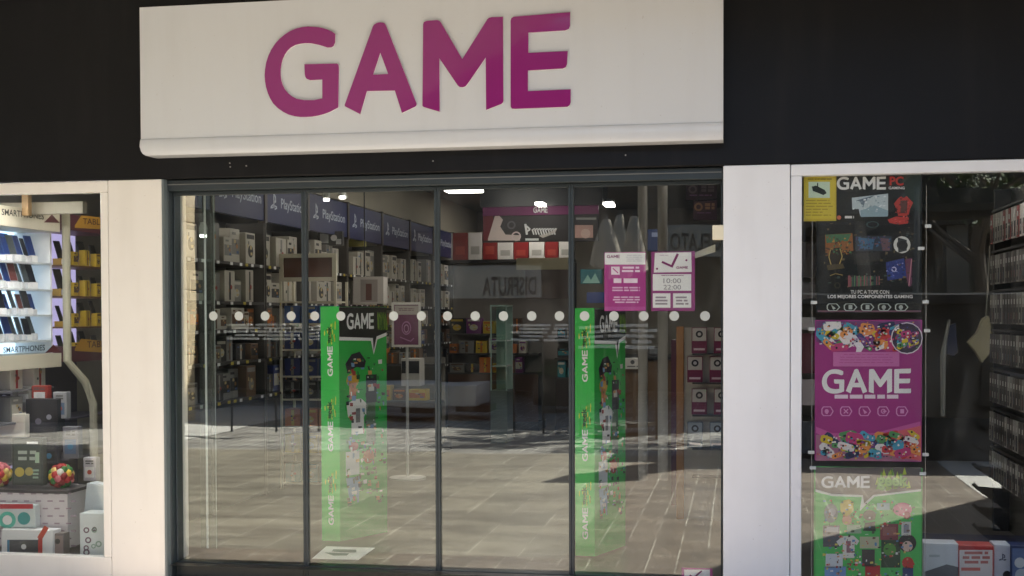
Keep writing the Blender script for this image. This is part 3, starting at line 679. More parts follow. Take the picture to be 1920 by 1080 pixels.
# phones
def phone(bodyc, scr, stand, seed, h=.15):
    mb = MB(); rot = Matrix.Rotation(R(-18),3,'Y')
    mb.box((-.008,-.036,0),(0,.036,h),C(*bodyc),rot=rot,at=(0,0,.05)); mb.box((.0005,-.031,.008),(.002,.031,h-.008),C(*scr),rot=rot,at=(0,0,.05))
    mb.box((-.06,-.03,0),(.02,.03,.05),C(*stand)); mb.box((.021,-.028,.005),(.023,.028,.045),W)
    return mb
PH = [phone(*a_) .build('display_phone', fixed=(0,0,0)) for a_ in (((30,32,40),(16,22,40),(225,225,225),0),((60,90,150),(30,60,130),(225,225,225),1),((90,96,96),(70,80,86),(210,212,214),2),((170,170,175),(120,60,60),(225,225,225),3),((28,30,34),(14,16,20),(190,150,60),4))]
used = set()
def put_phone(k, loc, label, group):
    if k in used: o = PH[k].copy(); col.objects.link(o)
    else: o = PH[k]; used.add(k)
    o.location = loc; o.rotation_euler = (0,0,rdm.uniform(-.3,.3)); q_ = rdm.uniform(.72,1.05); o.scale = (q_,q_,q_); tag(o, label, 'phone', group)
rowN = ['top','second','third','bottom']; colrN = ['black','blue','grey','white framed','black']
for r, z in enumerate(rz):
    for c, px in enumerate((-70,-50,-32,-14,3,15,27,39,51,63,75,85)):
        yy = SHX(px,480).y; k = (1 if r == 0 and c % 2 else rdm.choice((0,2,3,0,2,1))) 
        put_phone(k, (XS-.1,yy,z+.001), '%s phone, %s shelf of the smartphone rack, number %s from the left' % (colrN[k],rowN[r],['one','two','three','four','five','six','seven','eight','nine','ten','eleven','twelve'][c]), 'phones on the smartphone rack')
# tablets rack
yC, yD = SHX(131,400).y, SHX(215,400).y
zT2 = SHX(131,402).z; zB2 = SHX(131,655).z
t = thing('display_rack', 'lilac backed tablet rack with yellow header, beside the cream pillar', 'display rack', (XS-.2,(yC+yD)/2,0))
MB().box((XS-.36,yC,zB2-.1),(XS-.34,yD,zT2-.02),GLOW2).build('back_panel', t); MB().box((XS-.36,yC,0),(XS-.34,yD,zB2-.101),C(70,62,84)).build('lower_panel', t)
for nm, pa, z in (('header',(150,190,409,420,3),zT2),('lower_band',(158,192,640,652,-2),zB2+.02)):
    mb = MB().box((XS-.33,yC,z-.115),(XS,yD,z),C(92,44,56)); A1 = Art(mb, SHX, (1,0,0))
    yo = pa[2]
    A1.poly([(140,yo+14),(152,yo-5),(210,yo+1),(210,yo+22),(140,yo+18)],GOLD,1).text('TABLET',pa[0]+5,pa[2],pa[0]+52,pa[3],C(90,50,30),2,.01,skew=pa[4])
    mb.build(nm, t)
for z_ in (zT2-.37,zT2-.60,zT2-.83,zT2-1.05,.75,.45): MB().box((XS-.338,yC,z_-.012),(XS-.03,yD,z_),C(120,88,60) if z_ > 1 else C(90,84,100)).build('shelf', t)
for r, z_ in enumerate((zT2-.37,zT2-.60,zT2-.83,zT2-1.05)):
    for c in range(4):
        put_phone(4,(XS-.1,yC+.05+c*(yD-yC-.1)/3.4,z_+.001),'black phone on gold stand, %s shelf of the tablet rack, number %d from left'.replace('%d',['one','two','three','four'][c]) % rowN[r],'phones on the tablet rack')
for r, z_ in enumerate((zT2-.37,zT2-.60,zT2-.83,zT2-1.05)):
    for c in range(3):
        place('gb',(.05,.07,.10+.02*(c % 2)),'yellow','brown','x',(XS-.03,yC+.13+c*(yD-yC-.1)/3.4,z_+.001),'gold box, %s shelf of the tablet rack, %s from left' % (rowN[r],nth[c]),'box','gold boxes on the tablet rack','gold_box',c)
# low grey boxes below phones
for r, z_ in enumerate((.25,.5,.78,1.0)):
    for c in range(5):
        yy = yA+.12+c*(yB-yA-.22)/4.3; bs, ac = rdm.choice([('black','grey'),('grey','white'),('white','red'),('white','grey'),('white','blue')])
        place('pk',(.2,.15,.17),bs,ac,'x',(XS-.06,yy,z_+.001),'%s box, %s print, below the phones, %s shelf, number %s from left' % (bs,ac,['lowest','second','third','fourth'][r],['one','two','three','four','five'][c]),'box','boxes under the smartphone rack','product_box',rdm.randint(0,3))
# window display: plinth + items
a = P2(-60,916,D+.35); b = P2(126,916,D+.35)
t = thing('display_plinth', 'white perforated plinth with dark top in the left window', 'plinth', ((a.x+b.x)/2,.5,0))
mb = MB().box((a.x,.35,.02),(b.x,.68,a.z-.02),C(222,214,216)); A1 = Art(mb, lambda px,py: PY(px,py,.35), (0,-1,0))
for r in range(9):
    for c in range(9): A1.rect(-52+c*22+(r % 2)*9, 924+r*14, -42+c*22+(r % 2)*9, 927+r*14, C(170,150,160), 1)
mb.build('body', t); MB().box((a.x-.01,.34,a.z-.019),(b.x+.01,.69,a.z),C(70,66,70)).build('top', t)
zt_ = a.z
def standing(px0,py0,px1,py1,y,dep,m_,name,label,cat,draw=None):
    a = PY(px0,py0,y); b = PY(px1,py1,y); mb = MB().bbox((a.x,y,b.z),(b.x,y+dep,a.z),m_,.003)
    A = Art(mb, lambda px,py: PY(px,py,y), (0,-1,0))
    if draw: draw(A)
    return one(mb, name, label, cat)
def d1(A):
    A.rect(26,826,77,905,C(84,92,88),1).words(48,828,74,836,W,2,1,3).words(30,845,72,868,C(190,200,190),2,2,4).disc(37,885,9,C(200,180,90),2).disc(55,884,8,C(190,175,110),2).rect(66,848,74,868,C(190,215,190),2).words(60,880,74,900,C(160,190,170),2,3,9)
standing(22,820,81,911,.42,.05,C(70,76,74),'gift_box','grey green gift box standing on the white plinth in the left window','box',d1)
# flower like ball toys
def ball(px,py,y,r,label):
    c = PY(px,py,y); mb = MB(); rd = random.Random(int(px)+50)
    for k in range(42):
        z = 1-2*(k+.5)/42; a = k*2.399; q = math.sqrt(1-z*z); v = Vector((q*math.cos(a),q*math.sin(a),z))*r*.72
        cc = rd.choice([(190,40,44),(230,200,120),(240,235,225),(60,130,60),(220,120,130),(150,24,30),(230,190,60)])
        p_ = c+v; mb.lathe(p_-Vector((0,0,r*.3)),[(r*.05,0),(r*.22,r*.08),(r*.3,r*.3),(r*.22,r*.52),(r*.05,r*.6)],C(*cc),10)
    return one(mb,'pompom_ball',label,'toy',smooth=True)
rr = .085
ball(115,893,.5,rr,'multicoloured pompom ball on the right end of the white plinth'); ball(-2,890,.5,rr,'multicoloured pompom ball at the left frame edge on the plinth')
def d2(A):
    A.rect(4,1000,98,1040,C(236,236,236),1).rect(18,1012,72,1037,C(70,72,78),2).rect(14,1012,18,1037,C(60,130,170),3).rect(72,1008,80,1037,C(190,50,44),3).disc(45,1025,5,W,3).poly([(70,1008),(84,985),(92,990),(80,1010)],C(200,70,50),3)
standing(2,992,100,1042,.22,.1,C(235,235,235),'console_box','white console box with dark screen picture at the bottom of the left window','box',d2)
def d3(A): A.disc(14,975,16,C(90,190,170),1).disc(45,972,12,C(60,150,150),1).rect(0,945,62,954,C(190,50,60),1).disc(14,975,9,W,2)
standing(-20,945,66,990,.27,.06,C(205,214,214),'toy_box','pale toy box with teal rings above the white console box','box',d3)
def d4(A):
    for k in range(9): A.disc(155+random.uniform(0,36),985+random.uniform(0,52),random.uniform(3,7),random.choice((C(90,100,110),C(150,175,160),C(110,80,100))),1,hole=.55)
standing(149,962,197,1046,.16,.14,C(220,226,228),'gift_bag','white bag with grey doodles in the corner of the left window','bag',d4)
mb = MB(); mb.prism([[PY(*p_,.33) for p_ in ((163,906),(200,913),(196,1040),(150,1040))]],(0,-.12,0),C(196,206,214))
one(mb,'paper_bag','plain pale blue folded paper bag behind the doodled bag','bag')
def d5(A): A.rect(101,1004,118,1040,C(150,132,130),1).disc(108,1015,5,C(60,60,60),2)
standing(100,1000,119,1043,.24,.08,C(120,112,112),'small_game_box','small grey brown box right of the white console box','box',d5)
def d6(A): A.rect(60,750,102,800,C(46,44,50),1).disc(72,790,6,C(110,105,120),2).disc(92,782,5,C(150,150,160),2).rect(62,800,104,812,C(60,56,60),1)
a = P2(48,748,D+.9)
standing(48,748,108,830,.9,.1,C(38,36,42),'headset_box','black headset box between the plinth and the phone racks','box',d6)
def d7(A): A.rect(-10,782,44,806,C(226,214,200),1)
standing(-30,776,48,820,.85,.12,C(224,216,204),'parcel_box','cream parcel box at the left edge behind the plinth','box',d7)
# lintel beam above racks
one(MB().box((-6.2,1.0,2.22),(XS+.4,1.06,2.30),C(150,144,128)),'ceiling_beam','pale beam across the ceiling above the smartphone header','beam')
one(MB().bbox((SHX(64,370).x,.9,2.2),(SHX(64,370).x+.05,.95,3.05),C(150,120,80)),'ceiling_strut','small tan wooden strut above the smartphone header','strut')

# --- free-standing rack with white header frame
Z = 10.4
a = P2(523,476,Z); b = P2(630,527,Z); t = thing('game_rack', 'slim white rack with framed header and blue boxes behind the first door joint', 'rack', ((a.x+b.x)/2,Z-D+.15,0))
WR = C(216,208,188)
y0 = Z-D; e = .035
mb = MB(); mb.box((a.x,y0,a.z-e),(b.x,y0+.03,a.z),WR).box((a.x,y0,b.z),(b.x,y0+.03,b.z+e),WR).box((a.x,y0,b.z+e),(a.x+e,y0+.03,a.z-e),WR).box((b.x-e,y0,b.z+e),(b.x,y0+.03,a.z-e),WR)
mb.build('header_frame', t); MB().box((a.x+e,y0+.02,b.z+e),(b.x-e,y0+.025,a.z-e),C(96,60,48)).build('header_picture', t)
for x in (a.x,b.x-.02):
    for yy in (y0,y0+.32): MB().box((x,yy,0),(x+.02,yy+.02,b.z-.001),WR).build('post', t)
zs = [P2(560,v_,Z).z for v_ in (565,606,655,705,748,800,850,905)]
for z in zs: MB().box((a.x+.021,y0+.005,z-.014),(b.x-.021,y0+.33,z),WR).build('shelf', t)
w_ = (b.x-a.x-.05)/3
for r, z in enumerate(zs[1:]):
    for c in range(3):
        bs, ac = [('blue','white'),('navy','white'),('navy','grey'),('black','grey'),('orange','yellow'),('yellow','white'),('teal','white')][r]
        place('g',(.16,round(w_*.9,3),.15 if r < 5 else .16),bs,ac,'-y',(a.x+.025+w_*(c+.5),y0+.03,z+.001),'%s game case, %s print, slim white rack, %s shelf down, %s one' % (bs,ac,nth[r],['left','middle','right'][c]),'game case','game cases on the slim white rack','game_case',1+c)
# --- green totems
def totem(pxa,pxb,pxc,pyt,Z,dz,label):
    y0 = Z-D; a = PY(pxa,pyt,y0); b = PY(pxb,pyt,y0); z1 = a.z
    # corner post box: green side faces camera-left/front, art face turns right
    A0 = Vector((a.x,y0,0)); B0 = Vector((b.x,y0-.02,0)); c_ = ray(pxc,pyt); tt = (y0+.38+D)/c_.y; C0 = CAM+c_*tt; C0 = Vector((C0.x,C0.y,0)); D0 = A0+(C0-B0)
    t = thing('promo_totem', label, 'totem', ((a.x+C0.x)/2,(y0+C0.y)/2,.01), 'green promotional totems')
    up = Vector((0,0,z1-.012)); o_ = Vector((0,0,.012)); mb = MB()
    q = [A0+o_,B0+o_,C0+o_,D0+o_]; qq = [A0+up,B0+up,C0+up,D0+up]
    mb.add(q+qq,[(0,3,2,1),(4,5,6,7),(0,1,5,4),(2,3,7,6),(3,0,4,7)],GRN); mb.build('body', t)
    n1 = (B0-A0).cross(Vector((0,0,1))).normalized(); n1 = n1 if n1.y < 0 else -n1
    n2 = (C0-B0).cross(Vector((0,0,1))).normalized(); n2 = n2 if n2.y < 0 else -n2
    Hh = z1
    f1 = lambda u,v: A0+(B0-A0)*u+Vector((0,0,Hh*(1-v))); f2 = lambda u,v: B0+(C0-B0)*u+Vector((0,0,Hh*(1-v)))
    mb = MB(); A = Art(mb,f1,n1)
    A.rect(.0,.012,1,.99,C(52,190,78),1)
    for v0 in (.175,.49,.80):
        A.game(.36,v0,.66,v0+.125,W,2,rot=True)
        rd = random.Random(5)
        for k in range(16): A.disc(.2+rd.random()*.62,v0-.095+rd.random()*.085,.03,rd.choice((C(210,215,60),C(30,90,30),C(120,190,40))),2,ry=.012,n=6)
        A.text('geek',.32,v0-.085,.68,v0-.012,C(24,70,24),3,.02,rot=True)
    mb.build('side_print', t)
    mb = MB(); A = Art(mb,f2,n2)
    A.rect(0,.012,1,.99,C(46,172,70),1)
    A.poly([(0,.012),(1,.012),(1,.135),(.80,.15),(.72,.215),(.66,.155),(0,.15)],W,2).poly([(0,.0125),(1,.0125),(1,.12),(.78,.137),(.715,.20),(.70,.143),(0,.135)],C(24,26,24),3)
    A.game(.15,.035,.72,.105,W,4)
    rd = random.Random(2)
    for k in range(24):
        x = .78+rd.random()*.2; A.poly([(x,.03),(x+.05,.06+rd.random()*.05),(x+.01,.11)],rd.choice((C(150,190,60),C(90,140,40),C(60,110,40))),4)
    # generic merchandise: cap, shirts, mug, cards
    A.poly([(.12,.25),(.25,.21),(.42,.2),(.55,.24),(.52,.27),(.35,.265),(.16,.285)],C(30,24,40),2).disc(.27,.32,.13,C(206,160,60),2,ry=.03).rect(.2,.33,.34,.40,C(200,120,80),2)
    A.rect(.55,.30,.78,.42,C(34,36,40),2).rect(.6,.34,.72,.37,C(190,190,180),3)
    A.poly([(.14,.42),(.3,.40),(.45,.40),(.6,.43),(.55,.47),(.5,.46),(.5,.55),(.24,.55),(.24,.46),(.17,.475)],C(228,228,224),2).rect(.33,.44,.42,.5,C(120,120,120),3)
    A.rect(.12,.62,.4,.72,C(200,205,210),2).disc(.28,.6,.1,C(170,50,44),3,ry=.02).poly([(.12,.73),(.42,.73),(.38,.84),(.3,.8),(.2,.84)],C(110,150,190),2)
    A.disc(.6,.65,.12,C(170,60,48),2,ry=.03).rect(.55,.42,.75,.6,C(96,120,96),2)
    rb = random.Random(9)
    for i in range(170):
        x = rb.uniform(.12,.9); y = rb.uniform(.22,.84); w_ = rb.uniform(.02,.09); h = rb.uniform(.004,.02)
        A.poly([(x,y),(x+w_,y+rb.uniform(-.004,.004)),(x+w_,y+h),(x+.01,y+h)],C(*rb.choice([(30,34,32),(225,225,220),(200,150,90),(150,50,44),(40,110,60),(110,150,190),(24,70,34)])),5+(i % 4)*.2)
    A.words(.15,.86,.9,.93,W,2,3,12)
    mb.build('front_print', t)
    return t
totem(601,637,724,571,8.0,0,'green totem with black speech bubble header, standing behind the second door')
totem(1078,1115,1172,574,7.75,0,'green totem behind the rightmost door, below the magenta notice')
# floor sticker
mb = MB(); q = [PZ(*p_,.008) for p_ in ((612,1024),(703,1027),(672,1049),(585,1047))]; mb.prism([q],(0,0,.003),C(246,248,240))
A = Art(mb, lambda px,py: PZ(px,py,.008), (0,0,1)); A.poly([(625,1030),(668,1031),(668,1036),(640,1036),(622,1034)],C(110,130,116),1).poly([(608,1036),(655,1038),(650,1042),(625,1042)],C(110,130,116),1)
one(mb,'floor_mat','white floor sheet with two grey footprints in front of the left totem','floor mat')
# --- framed poster on a pole
Z = 11.2; y0 = Z-D; a = P2(734,567,Z); b = P2(789,651,Z)
t = thing('poster_stand', 'small purple poster in a silver frame on a pole with round base', 'poster stand', ((a.x+b.x)/2,y0,.01))
e = .022; mb = MB(); mb.box((a.x,y0,b.z),(b.x,y0+.02,b.z+e),C(200,196,190)).box((a.x,y0,a.z-e),(b.x,y0+.02,a.z),C(200,196,190)).box((a.x,y0,b.z+e),(a.x+e,y0+.02,a.z-e),C(200,196,190)).box((b.x-e,y0,b.z+e),(b.x,y0+.02,a.z-e),C(200,196,190)); mb.build('frame', t)
mb = MB().box((a.x+e,y0+.005,b.z+e),(b.x-e,y0+.015,a.z-e),C(104,34,84)); A = Art(mb,lambda px,py: PY(px,py,y0+.005),(0,-1,0))
A.rect(740,573,784,590,C(176,166,160),1).words(744,578,780,584,C(130,100,110),2,2,3).disc(762,615,9,C(170,110,160),1,ry=13,hole=.8).disc(762,616,5,C(180,130,170),1,ry=8,hole=.7).line([(750,632),(770,640),(776,634)],2,C(170,110,160),1); mb.build('poster', t)
xm = (a.x+b.x)/2; MB().tube([(xm,y0+.03,.03),(xm,y0+.03,a.z)],.014,C(190,188,184)).build('pole', t); MB().lathe((xm,y0+.03,.006),[(.17,0),(.17,.015),(.03,.03)],C(196,194,190),24).build('base', t)
# hanging white box sign
Z = 12.5; y0 = Z-D; a = P2(662,519,Z); b = P2(719,569,Z); mb = MB().box((a.x,y0,b.z),(b.x,y0+.16,a.z),C(214,206,200)); A = Art(mb,lambda px,py: PY(px,py,y0),(0,-1,0))
A.rect(676,524,708,566,C(170,160,156),1).rect(686,532,697,563,C(120,84,80),2); mb.tube([(a.x+.1,y0+.08,a.z),(a.x+.1,y0+.08,3.1)],.006,K,6)
one(mb,'hanging_box_sign','white box sign with faint portrait print hanging above the left totem','sign')
# --- low gondolas in the middle with goods
def gondola(px0,px1,Z,h,label,cols_list,rows,front):
    y0 = Z-D; a = P2(px0,600,Z).x; b = P2(px1,600,Z).x
    t = thing('gondola', label, 'gondola', ((a+b)/2,y0+.3,0))
    MB().box((a,y0,.004),(b,y0+.6,.12),K).build('plinth', t); MB().box((a,y0+.28,.121),(b,y0+.32,h),C(120,116,110)).build('back_panel', t)
    MB().box((a+.01,y0+.002,.1205),(b-.01,y0+.018,h*.55),front).build('front_panel', t)
    zz = [h*.56+(h*.94-h*.56)*r/max(1,rows-1) for r in range(rows)]
    for r, z in enumerate(zz):
        MB().box((a,y0,z-.02),(b,y0+.27,z),C(70,66,62)).build('shelf', t)
        x = a+.03; c = 0
        while x < b-.22:
            wd = rdm.choice((.1,.15,.2)); hh = rdm.choice((.12,.16,.2)); bs, ac = rdm.choice(cols_list)
            place('gd',(.16,wd,hh),bs,ac,'-y',(x+wd/2,y0+.02,z+.001),'%s box, %s print, %s on %s shelf of the %s' % (bs,ac,nth[min(c,11)],nth[r],' '.join(label.split()[:2])+' '+' '.join(label.split()[-3:])),'box','boxes on the low gondolas','product_box',rdm.randint(0,3)); x += wd+.025; c += 1
    return t
warm = [('orange','yellow'),('yellow','orange'),('brown','orange'),('grey','brown'),('black','yellow'),('orange','brown')]
gondola(700,822,13.2,1.05,'low brown gondola with yellow and orange goods behind the poster stand',warm,2,C(70,48,34))
gondola(838,1010,16.2,1.35,'wide gondola with warm coloured goods behind the third door',warm+[('white','purple'),('purple','white')],3,C(84,56,38))
gondola(1040,1130,15.6,1.3,'narrow dark gondola behind the right totem',[('teal','white'),('black','teal'),('brown','red')],3,C(50,40,36))
gondola(640,735,15.5,1.5,'grey gondola with dark boxes far behind the left totem',[('grey','black'),('black','white'),('navy','grey'),('white','red')],3,C(60,58,60))
# black console box with white base
def d8(A): A.rect(754,676,784,700,C(30,34,38),1)
Z = 12.3; y0 = Z-D
standing(752,672,787,724,y0,.2,C(196,192,186),'console_display','white stand holding a small black screen, among the yellow goods','display',lambda A: A.rect(753,677,786,700,C(34,38,42),1))
# --- glass cabinet
Z = 14.6; y0 = Z-D; a = P2(919,575,Z); b = P2(950,575,Z)
t = thing('glass_cabinet','tall narrow glass cabinet with pale green edges in the middle of the shop','cabinet',((a.x+b.x)/2,y0,0))
GG = C(150,176,166,.3)
MB().box((a.x,y0,.004),(b.x,y0+.4,.62),C(98,110,104,.4)).build('base', t)
for x in (a.x,b.x-.015): MB().box((x,y0,.621),(x+.015,y0+.015,a.z),GG).build('post', t)
MB().box((a.x+.016,y0+.003,.621),(b.x-.016,y0+.008,a.z),M_clear).build('glass_front', t); MB().box((a.x,y0+.38,.621),(b.x,y0+.40,a.z),GG).build('back_panel', t); MB().box((a.x,y0,a.z+.001),(b.x,y0+.4,a.z+.02),GG).build('top', t)
for z in (.9,1.2): MB().box((a.x+.016,y0+.02,z),(b.x-.016,y0+.37,z+.01),W).build('shelf', t)
# --- header screen and banner
Z = 14; y0 = Z-D
def hb(pa,pb,y,dep,m_): 
    a = PY(*pa,y); b = PY(*pb,y); return MB().box((a.x,y,b.z),(b.x,y+dep,a.z),m_)
one(hb((900,338),(1130,384),y0,.5,C(20,22,26,.3)),'ceiling_bulkhead','black bulkhead hanging from the ceiling at the back','bulkhead')
mb = hb((905,385),(1122,401),y0+.03,.04,C(118,26,92)); A = Art(mb,lambda px,py: PY(px,py,y0+.03),(0,-1,0)); A.game(1000,388,1027,399,W,1); one(mb,'header_strip','purple header strip with small white letters under the black bulkhead','sign')
mb = hb((905,402),(1122,452),y0+.05,.03,C(40,34,36)); A = Art(mb,lambda px,py: PY(px,py,y0+.05),(0,-1,0))
A.rect(906,403,925,451,C(110,20,34),1).poly([(915,448),(922,425),(928,405),(935,403),(943,412),(938,425),(948,440),(975,441),(975,451),(915,451)],C(214,196,190),2).disc(959,422,8,C(90,84,90),2,hole=.6).disc(968,443,9,C(220,200,200),3,hole=.7)
A.line([(985,420),(988,440)],4,W,2).line([(985,422),(994,430),(988,434)],3,W,2)
for k in range(9): A.line([(998+k*5,430+(k % 3)),(1001+k*5,440)],2.6,W,2).line([(997+k*5,432),(1003+k*5,428)],2,W,2)
A.poly([(1010,442),(1030,436),(1045,428),(1040,438),(1018,446)],C(200,190,186),2).rect(985,447,1010,451,W,2).rect(1080,408,1118,412,C(150,150,146),2).rect(1078,422,1112,446,C(200,160,150),2).disc(1098,438,9,C(220,190,180),3)
one(mb,'promo_banner','dark promotional banner with white script hanging below the purple strip','banner')
# lamps seen
for (pa,pb,Z_,l) in (((833,352),(897,357),12.5,'thin lit ceiling panel left of the black bulkhead'),((1124,379),(1149,385),14.2,'small oval lit lamp right of the black bulkhead'),((1003,379),(1018,384),13.6,'tiny lit lamp in front of the black bulkhead')):
    a = P2(*pa,Z_); b = P2(*pb,Z_); t = thing('ceiling_lamp', l, 'lamp', ((a.x+b.x)/2,Z_-D,b.z),'small lit lamps at the back')
    MB().box((a.x,Z_-D,b.z),(b.x,Z_-D+.25,a.z),LAMP).build('diffuser', t); MB().box((a.x+.02,Z_-D+.02,a.z+.001),(b.x-.02,Z_-D+.2,a.z+.03),K).build('housing', t)
# --- back boxes red and white
Z = 17; y0 = Z-D
t = thing('back_shelf','long shelf carrying red and white boxes at the back of the shop','shelf',(P2(940,488,Z).x,y0,0))
a = P2(822,488,Z); b = P2(1075,488,Z); MB().box((a.x,y0,a.z-.04),(b.x,y0+.35,a.z),K).build('board', t)
for x in (a.x,b.x-.05): MB().box((x,y0+.3,.004),(x+.05,y0+.35,a.z-.041),K).build('leg', t)
MB().box((a.x+.06,y0+.36,.9),(b.x-.02,y0+.38,a.z-.045),C(140,132,126)).build('back_panel', t)
ed = [824,848,877,904,932,962,991,1021,1047,1074]; 
for k in range(9):
    x0 = P2(ed[k],450,Z).x; x1 = P2(ed[k+1],450,Z).x; h = (488-(436 if k < 4 else 452))*Z/FPX; rd_ = k % 2
    mb = MB().bbox((x0+.005,y0+.01,a.z+.001),(x1-.005,y0+.3,a.z+h),C(130,26,28) if rd_ else C(206,200,196),.004); A = Art(mb,lambda u,v: Vector((x0+(x1-x0)*u,y0+.01,a.z+h*(1-v))),(0,-1,0))
    A.words(.15,.12,.85,.4,W if rd_ else C(120,110,110),1,2,k).rect(.2,.5,.8,.8,C(160,60,50) if rd_ else C(160,156,150),1)
    one(mb,'boxed_console','%s box, number %s from the left in the row under the dark banner' % ('red' if rd_ else 'white',['one','two','three','four','five','six','seven','eight','nine'][k]),'box','red and white boxes in a row at the back')
Z = 16.5; one(hb((968,484),(1072,505),Z-D,.05,C(190,180,150)),'cream_board','pale cream board below the red and white boxes','board')
one(hb((985,506),(1068,560),Z-D+.02,.05,C(118,104,98)),'brown_board','flat brown grey board under the cream board','board')
# --- counter with card
Z = 14.6; y0 = Z-D; a = P2(1165,668,Z); b = P2(1262,668,Z)
t = thing('sales_counter','brown wooden sales counter with black top at the back right','counter',((a.x+b.x)/2,y0+.3,0))
MB().bbox((a.x,y0+.04,.004),((a.x+b.x)/2-.004,y0+.7,a.z-.04),C(108,80,52,.45),.006).build('front_panel', t); MB().bbox(((a.x+b.x)/2+.004,y0+.04,.004),(b.x,y0+.7,a.z-.04),C(104,78,52,.45),.006).build('front_panel', t)
MB().bbox((a.x-.05,y0,a.z-.039),(b.x+.05,y0+.75,a.z),K,.006).build('top', t)
standing(1171,671,1201,692,y0-.03,.02,C(214,210,204),'notice_card','white notice card hung on the front of the brown counter','card',lambda A: A.disc(1186,679,4,C(80,80,84),1).words(1176,686,1196,690,C(110,110,110),1,1,2))
standing(1215,650,1245,668,y0+.1,.2,C(60,58,60),'till','dark till standing on the brown counter','till',lambda A: A.rect(1218,653,1242,664,C(96,100,104),1))
# posts
for (pa,pb,l) in ((1196,1214,'grey round ceiling post above the gap between the two notices'),(1233,1252,'grey brown ceiling post just right of the other, above the hours notice')):
    Z = 11.5; a = P2(pa,400,Z); b = P2(pb,400,Z); r = (b.x-a.x)/2
    one(MB().tube([(a.x+r,Z-D,.004),(a.x+r,Z-D,3.1)],r,C(150,146,140),16),'shop_post',l,'post',smooth=True)
# purple recycling signs
for (x0,y0_,x1,y1,Z,l,c) in ((1286,343,1344,374,11.0,'dim purple hanging sign with pale ring mark, upper of the pair by the right jamb',(56,34,48)),(1300,376,1344,412,10.5,'dim purple hanging sign with orange ring mark, lower of the pair by the right jamb',(64,34,50))):
    y = Z-D; mb = hb((x0,y0_),(x1,y1),y,.03,C(*c)); A = Art(mb,lambda px,py: PY(px,py,y),(0,-1,0)); w_ = x1-x0; g = C(160,120,90) if x0 > 1290 else C(104,88,92)
    A.disc(x0+w_*.22,y0_+12,8,g,1,hole=.55).words(x0+w_*.45,y0_+5,x1-2,y0_+18,g,1,2,4,fill=.8).words(x0+6,y0_+22,x1-8,y0_+26,C(130,90,130),1,1,6)
    mb.tube([(PY(x0+10,y0_,y).x,y+.015,PY(x0,y0_,y).z),(PY(x0+10,y0_,y).x,y+.015,3.1)],.004,K,6)
    one(mb,'hanging_sign',l,'sign')
# blue figure-like bag hung at posts -> folded blue jacket display
standing(1214,430,1250,470,11.9-D,.15,C(52,66,104),'blue_carton','dark blue carton on top of a rack between the ceiling posts','box',lambda A: A.rect(1222,436,1242,444,C(140,150,180),1))
standing(1088,505,1128,532,12.8-D,.1,C(40,110,120),'teal_carton','teal boxed game left of the magenta notice','box',lambda A: A.poly([(1092,531),(1102,515),(1108,525),(1116,512),(1125,531)],C(150,200,190),1))
standing(1100,548,1135,568,12.0-D,.1,C(80,96,160),'lilac_carton','lilac blue box under the teal boxed game','box')
# --- right side card rack
Z = 9.3; y0 = Z-D; a = P2(1268,612,Z); b = P2(1348,612,Z)
t = thing('card_rack','low wooden edged rack of magenta gift cards beside the right jamb','card rack',((a.x+b.x)/2,y0+.3,0))
MB().bbox((a.x,y0,.004),(a.x+.055,y0+.05,a.z),C(176,122,70,.5),.004).build('wooden_post', t); MB().box((a.x+.056,y0+.02,.004),(b.x+.5,y0+.05,a.z-.01),C(190,182,172)).build('back_panel', t)
MB().box((a.x-.04,y0+.051,.1),(a.x+.01,y0+.3,a.z-.1),C(90,26,60)).build('side_panel', t)
zz = [P2(1320,v_,Z).z for v_ in (662,716,776,838,890)]
for z in zz: MB().box((a.x+.12,y0-.10,z-.012),(b.x+.5,y0+.019,z),C(70,64,66)).build('ledge', t)
k_ = 0
for r, z in enumerate(zz[:4]):
    for c in range(2):
        x = P2(1322-(r % 2)*8,600,Z).x+c*.16-.04; mb = MB(); rot = Matrix.Rotation(R(-14),3,'X')
        f = C(206,196,190) if r < 3 else C(170,176,186)
        mb.box((-.055,0,0),(.055,.01,.19),C(124,28,70) if r < 3 else C(70,84,110),rot=rot,at=(x,y0-.08,z+.002)); mb.box((-.05,-.002,.09),(.05,0,.185),f,rot=rot,at=(x,y0-.08,z+.002)); 
        A = Art(mb, lambda u,v: rot @ Vector((u,-.002,v))+Vector((x,y0-.08,z+.002)), rot @ Vector((0,-1,0))); A.disc(0,.14,.026,C(40,30,36),1,hole=.5).rect(-.04,.02,.04,.035,C(220,190,200),2)
        one(mb,'gift_card','gift card with dark round mark, %s from the %s ledge of the card rack' % (['left','right'][c],rowN[r]),'card','gift cards on the low rack')
for c in range(10): pass
# dark wall behind the right aisle
one(MB().box((.35,5.5,0),(.45,11.9,2.9),C(52,44,42,.6)),'partition','dark partition between the door aisle and the poster window','partition')

# ================================================================ NOTICES on the doors
NY = GL+.006
def sheet(pa,pb,y,m_,name,label,cat,draw,group=None,th=.0015,quad=None):
    a = PY(*pa,y); b = PY(*pb,y); mb = MB().box((a.x,y,b.z),(b.x,y+th,a.z),m_); draw(Art(mb,lambda px,py: PY(px,py,y),(0,-1,0)))
    return one(mb,name,label,cat,group)
PK = C(176,58,142); PKD = C(120,30,96)
def n1(A):
    A.rect(1134,474,1210,496,W,1).game(1138,478,1162,484,PKD,2).words(1172,478,1206,492,C(205,205,210),2,4,3)
    A.rect(1146,500,1162,515,C(236,220,232),1).line([(1149,503),(1159,512)],2,PK,2).words(1166,500,1200,513,C(240,215,235),1,2,5).words(1146,522,1200,531,C(244,225,240),1,1,7,.95).words(1142,538,1206,548,C(232,190,222),1,2,8).words(1148,556,1202,570,C(236,196,226),1,3,10).rect(1134,575,1210,582,C(190,84,160),1)
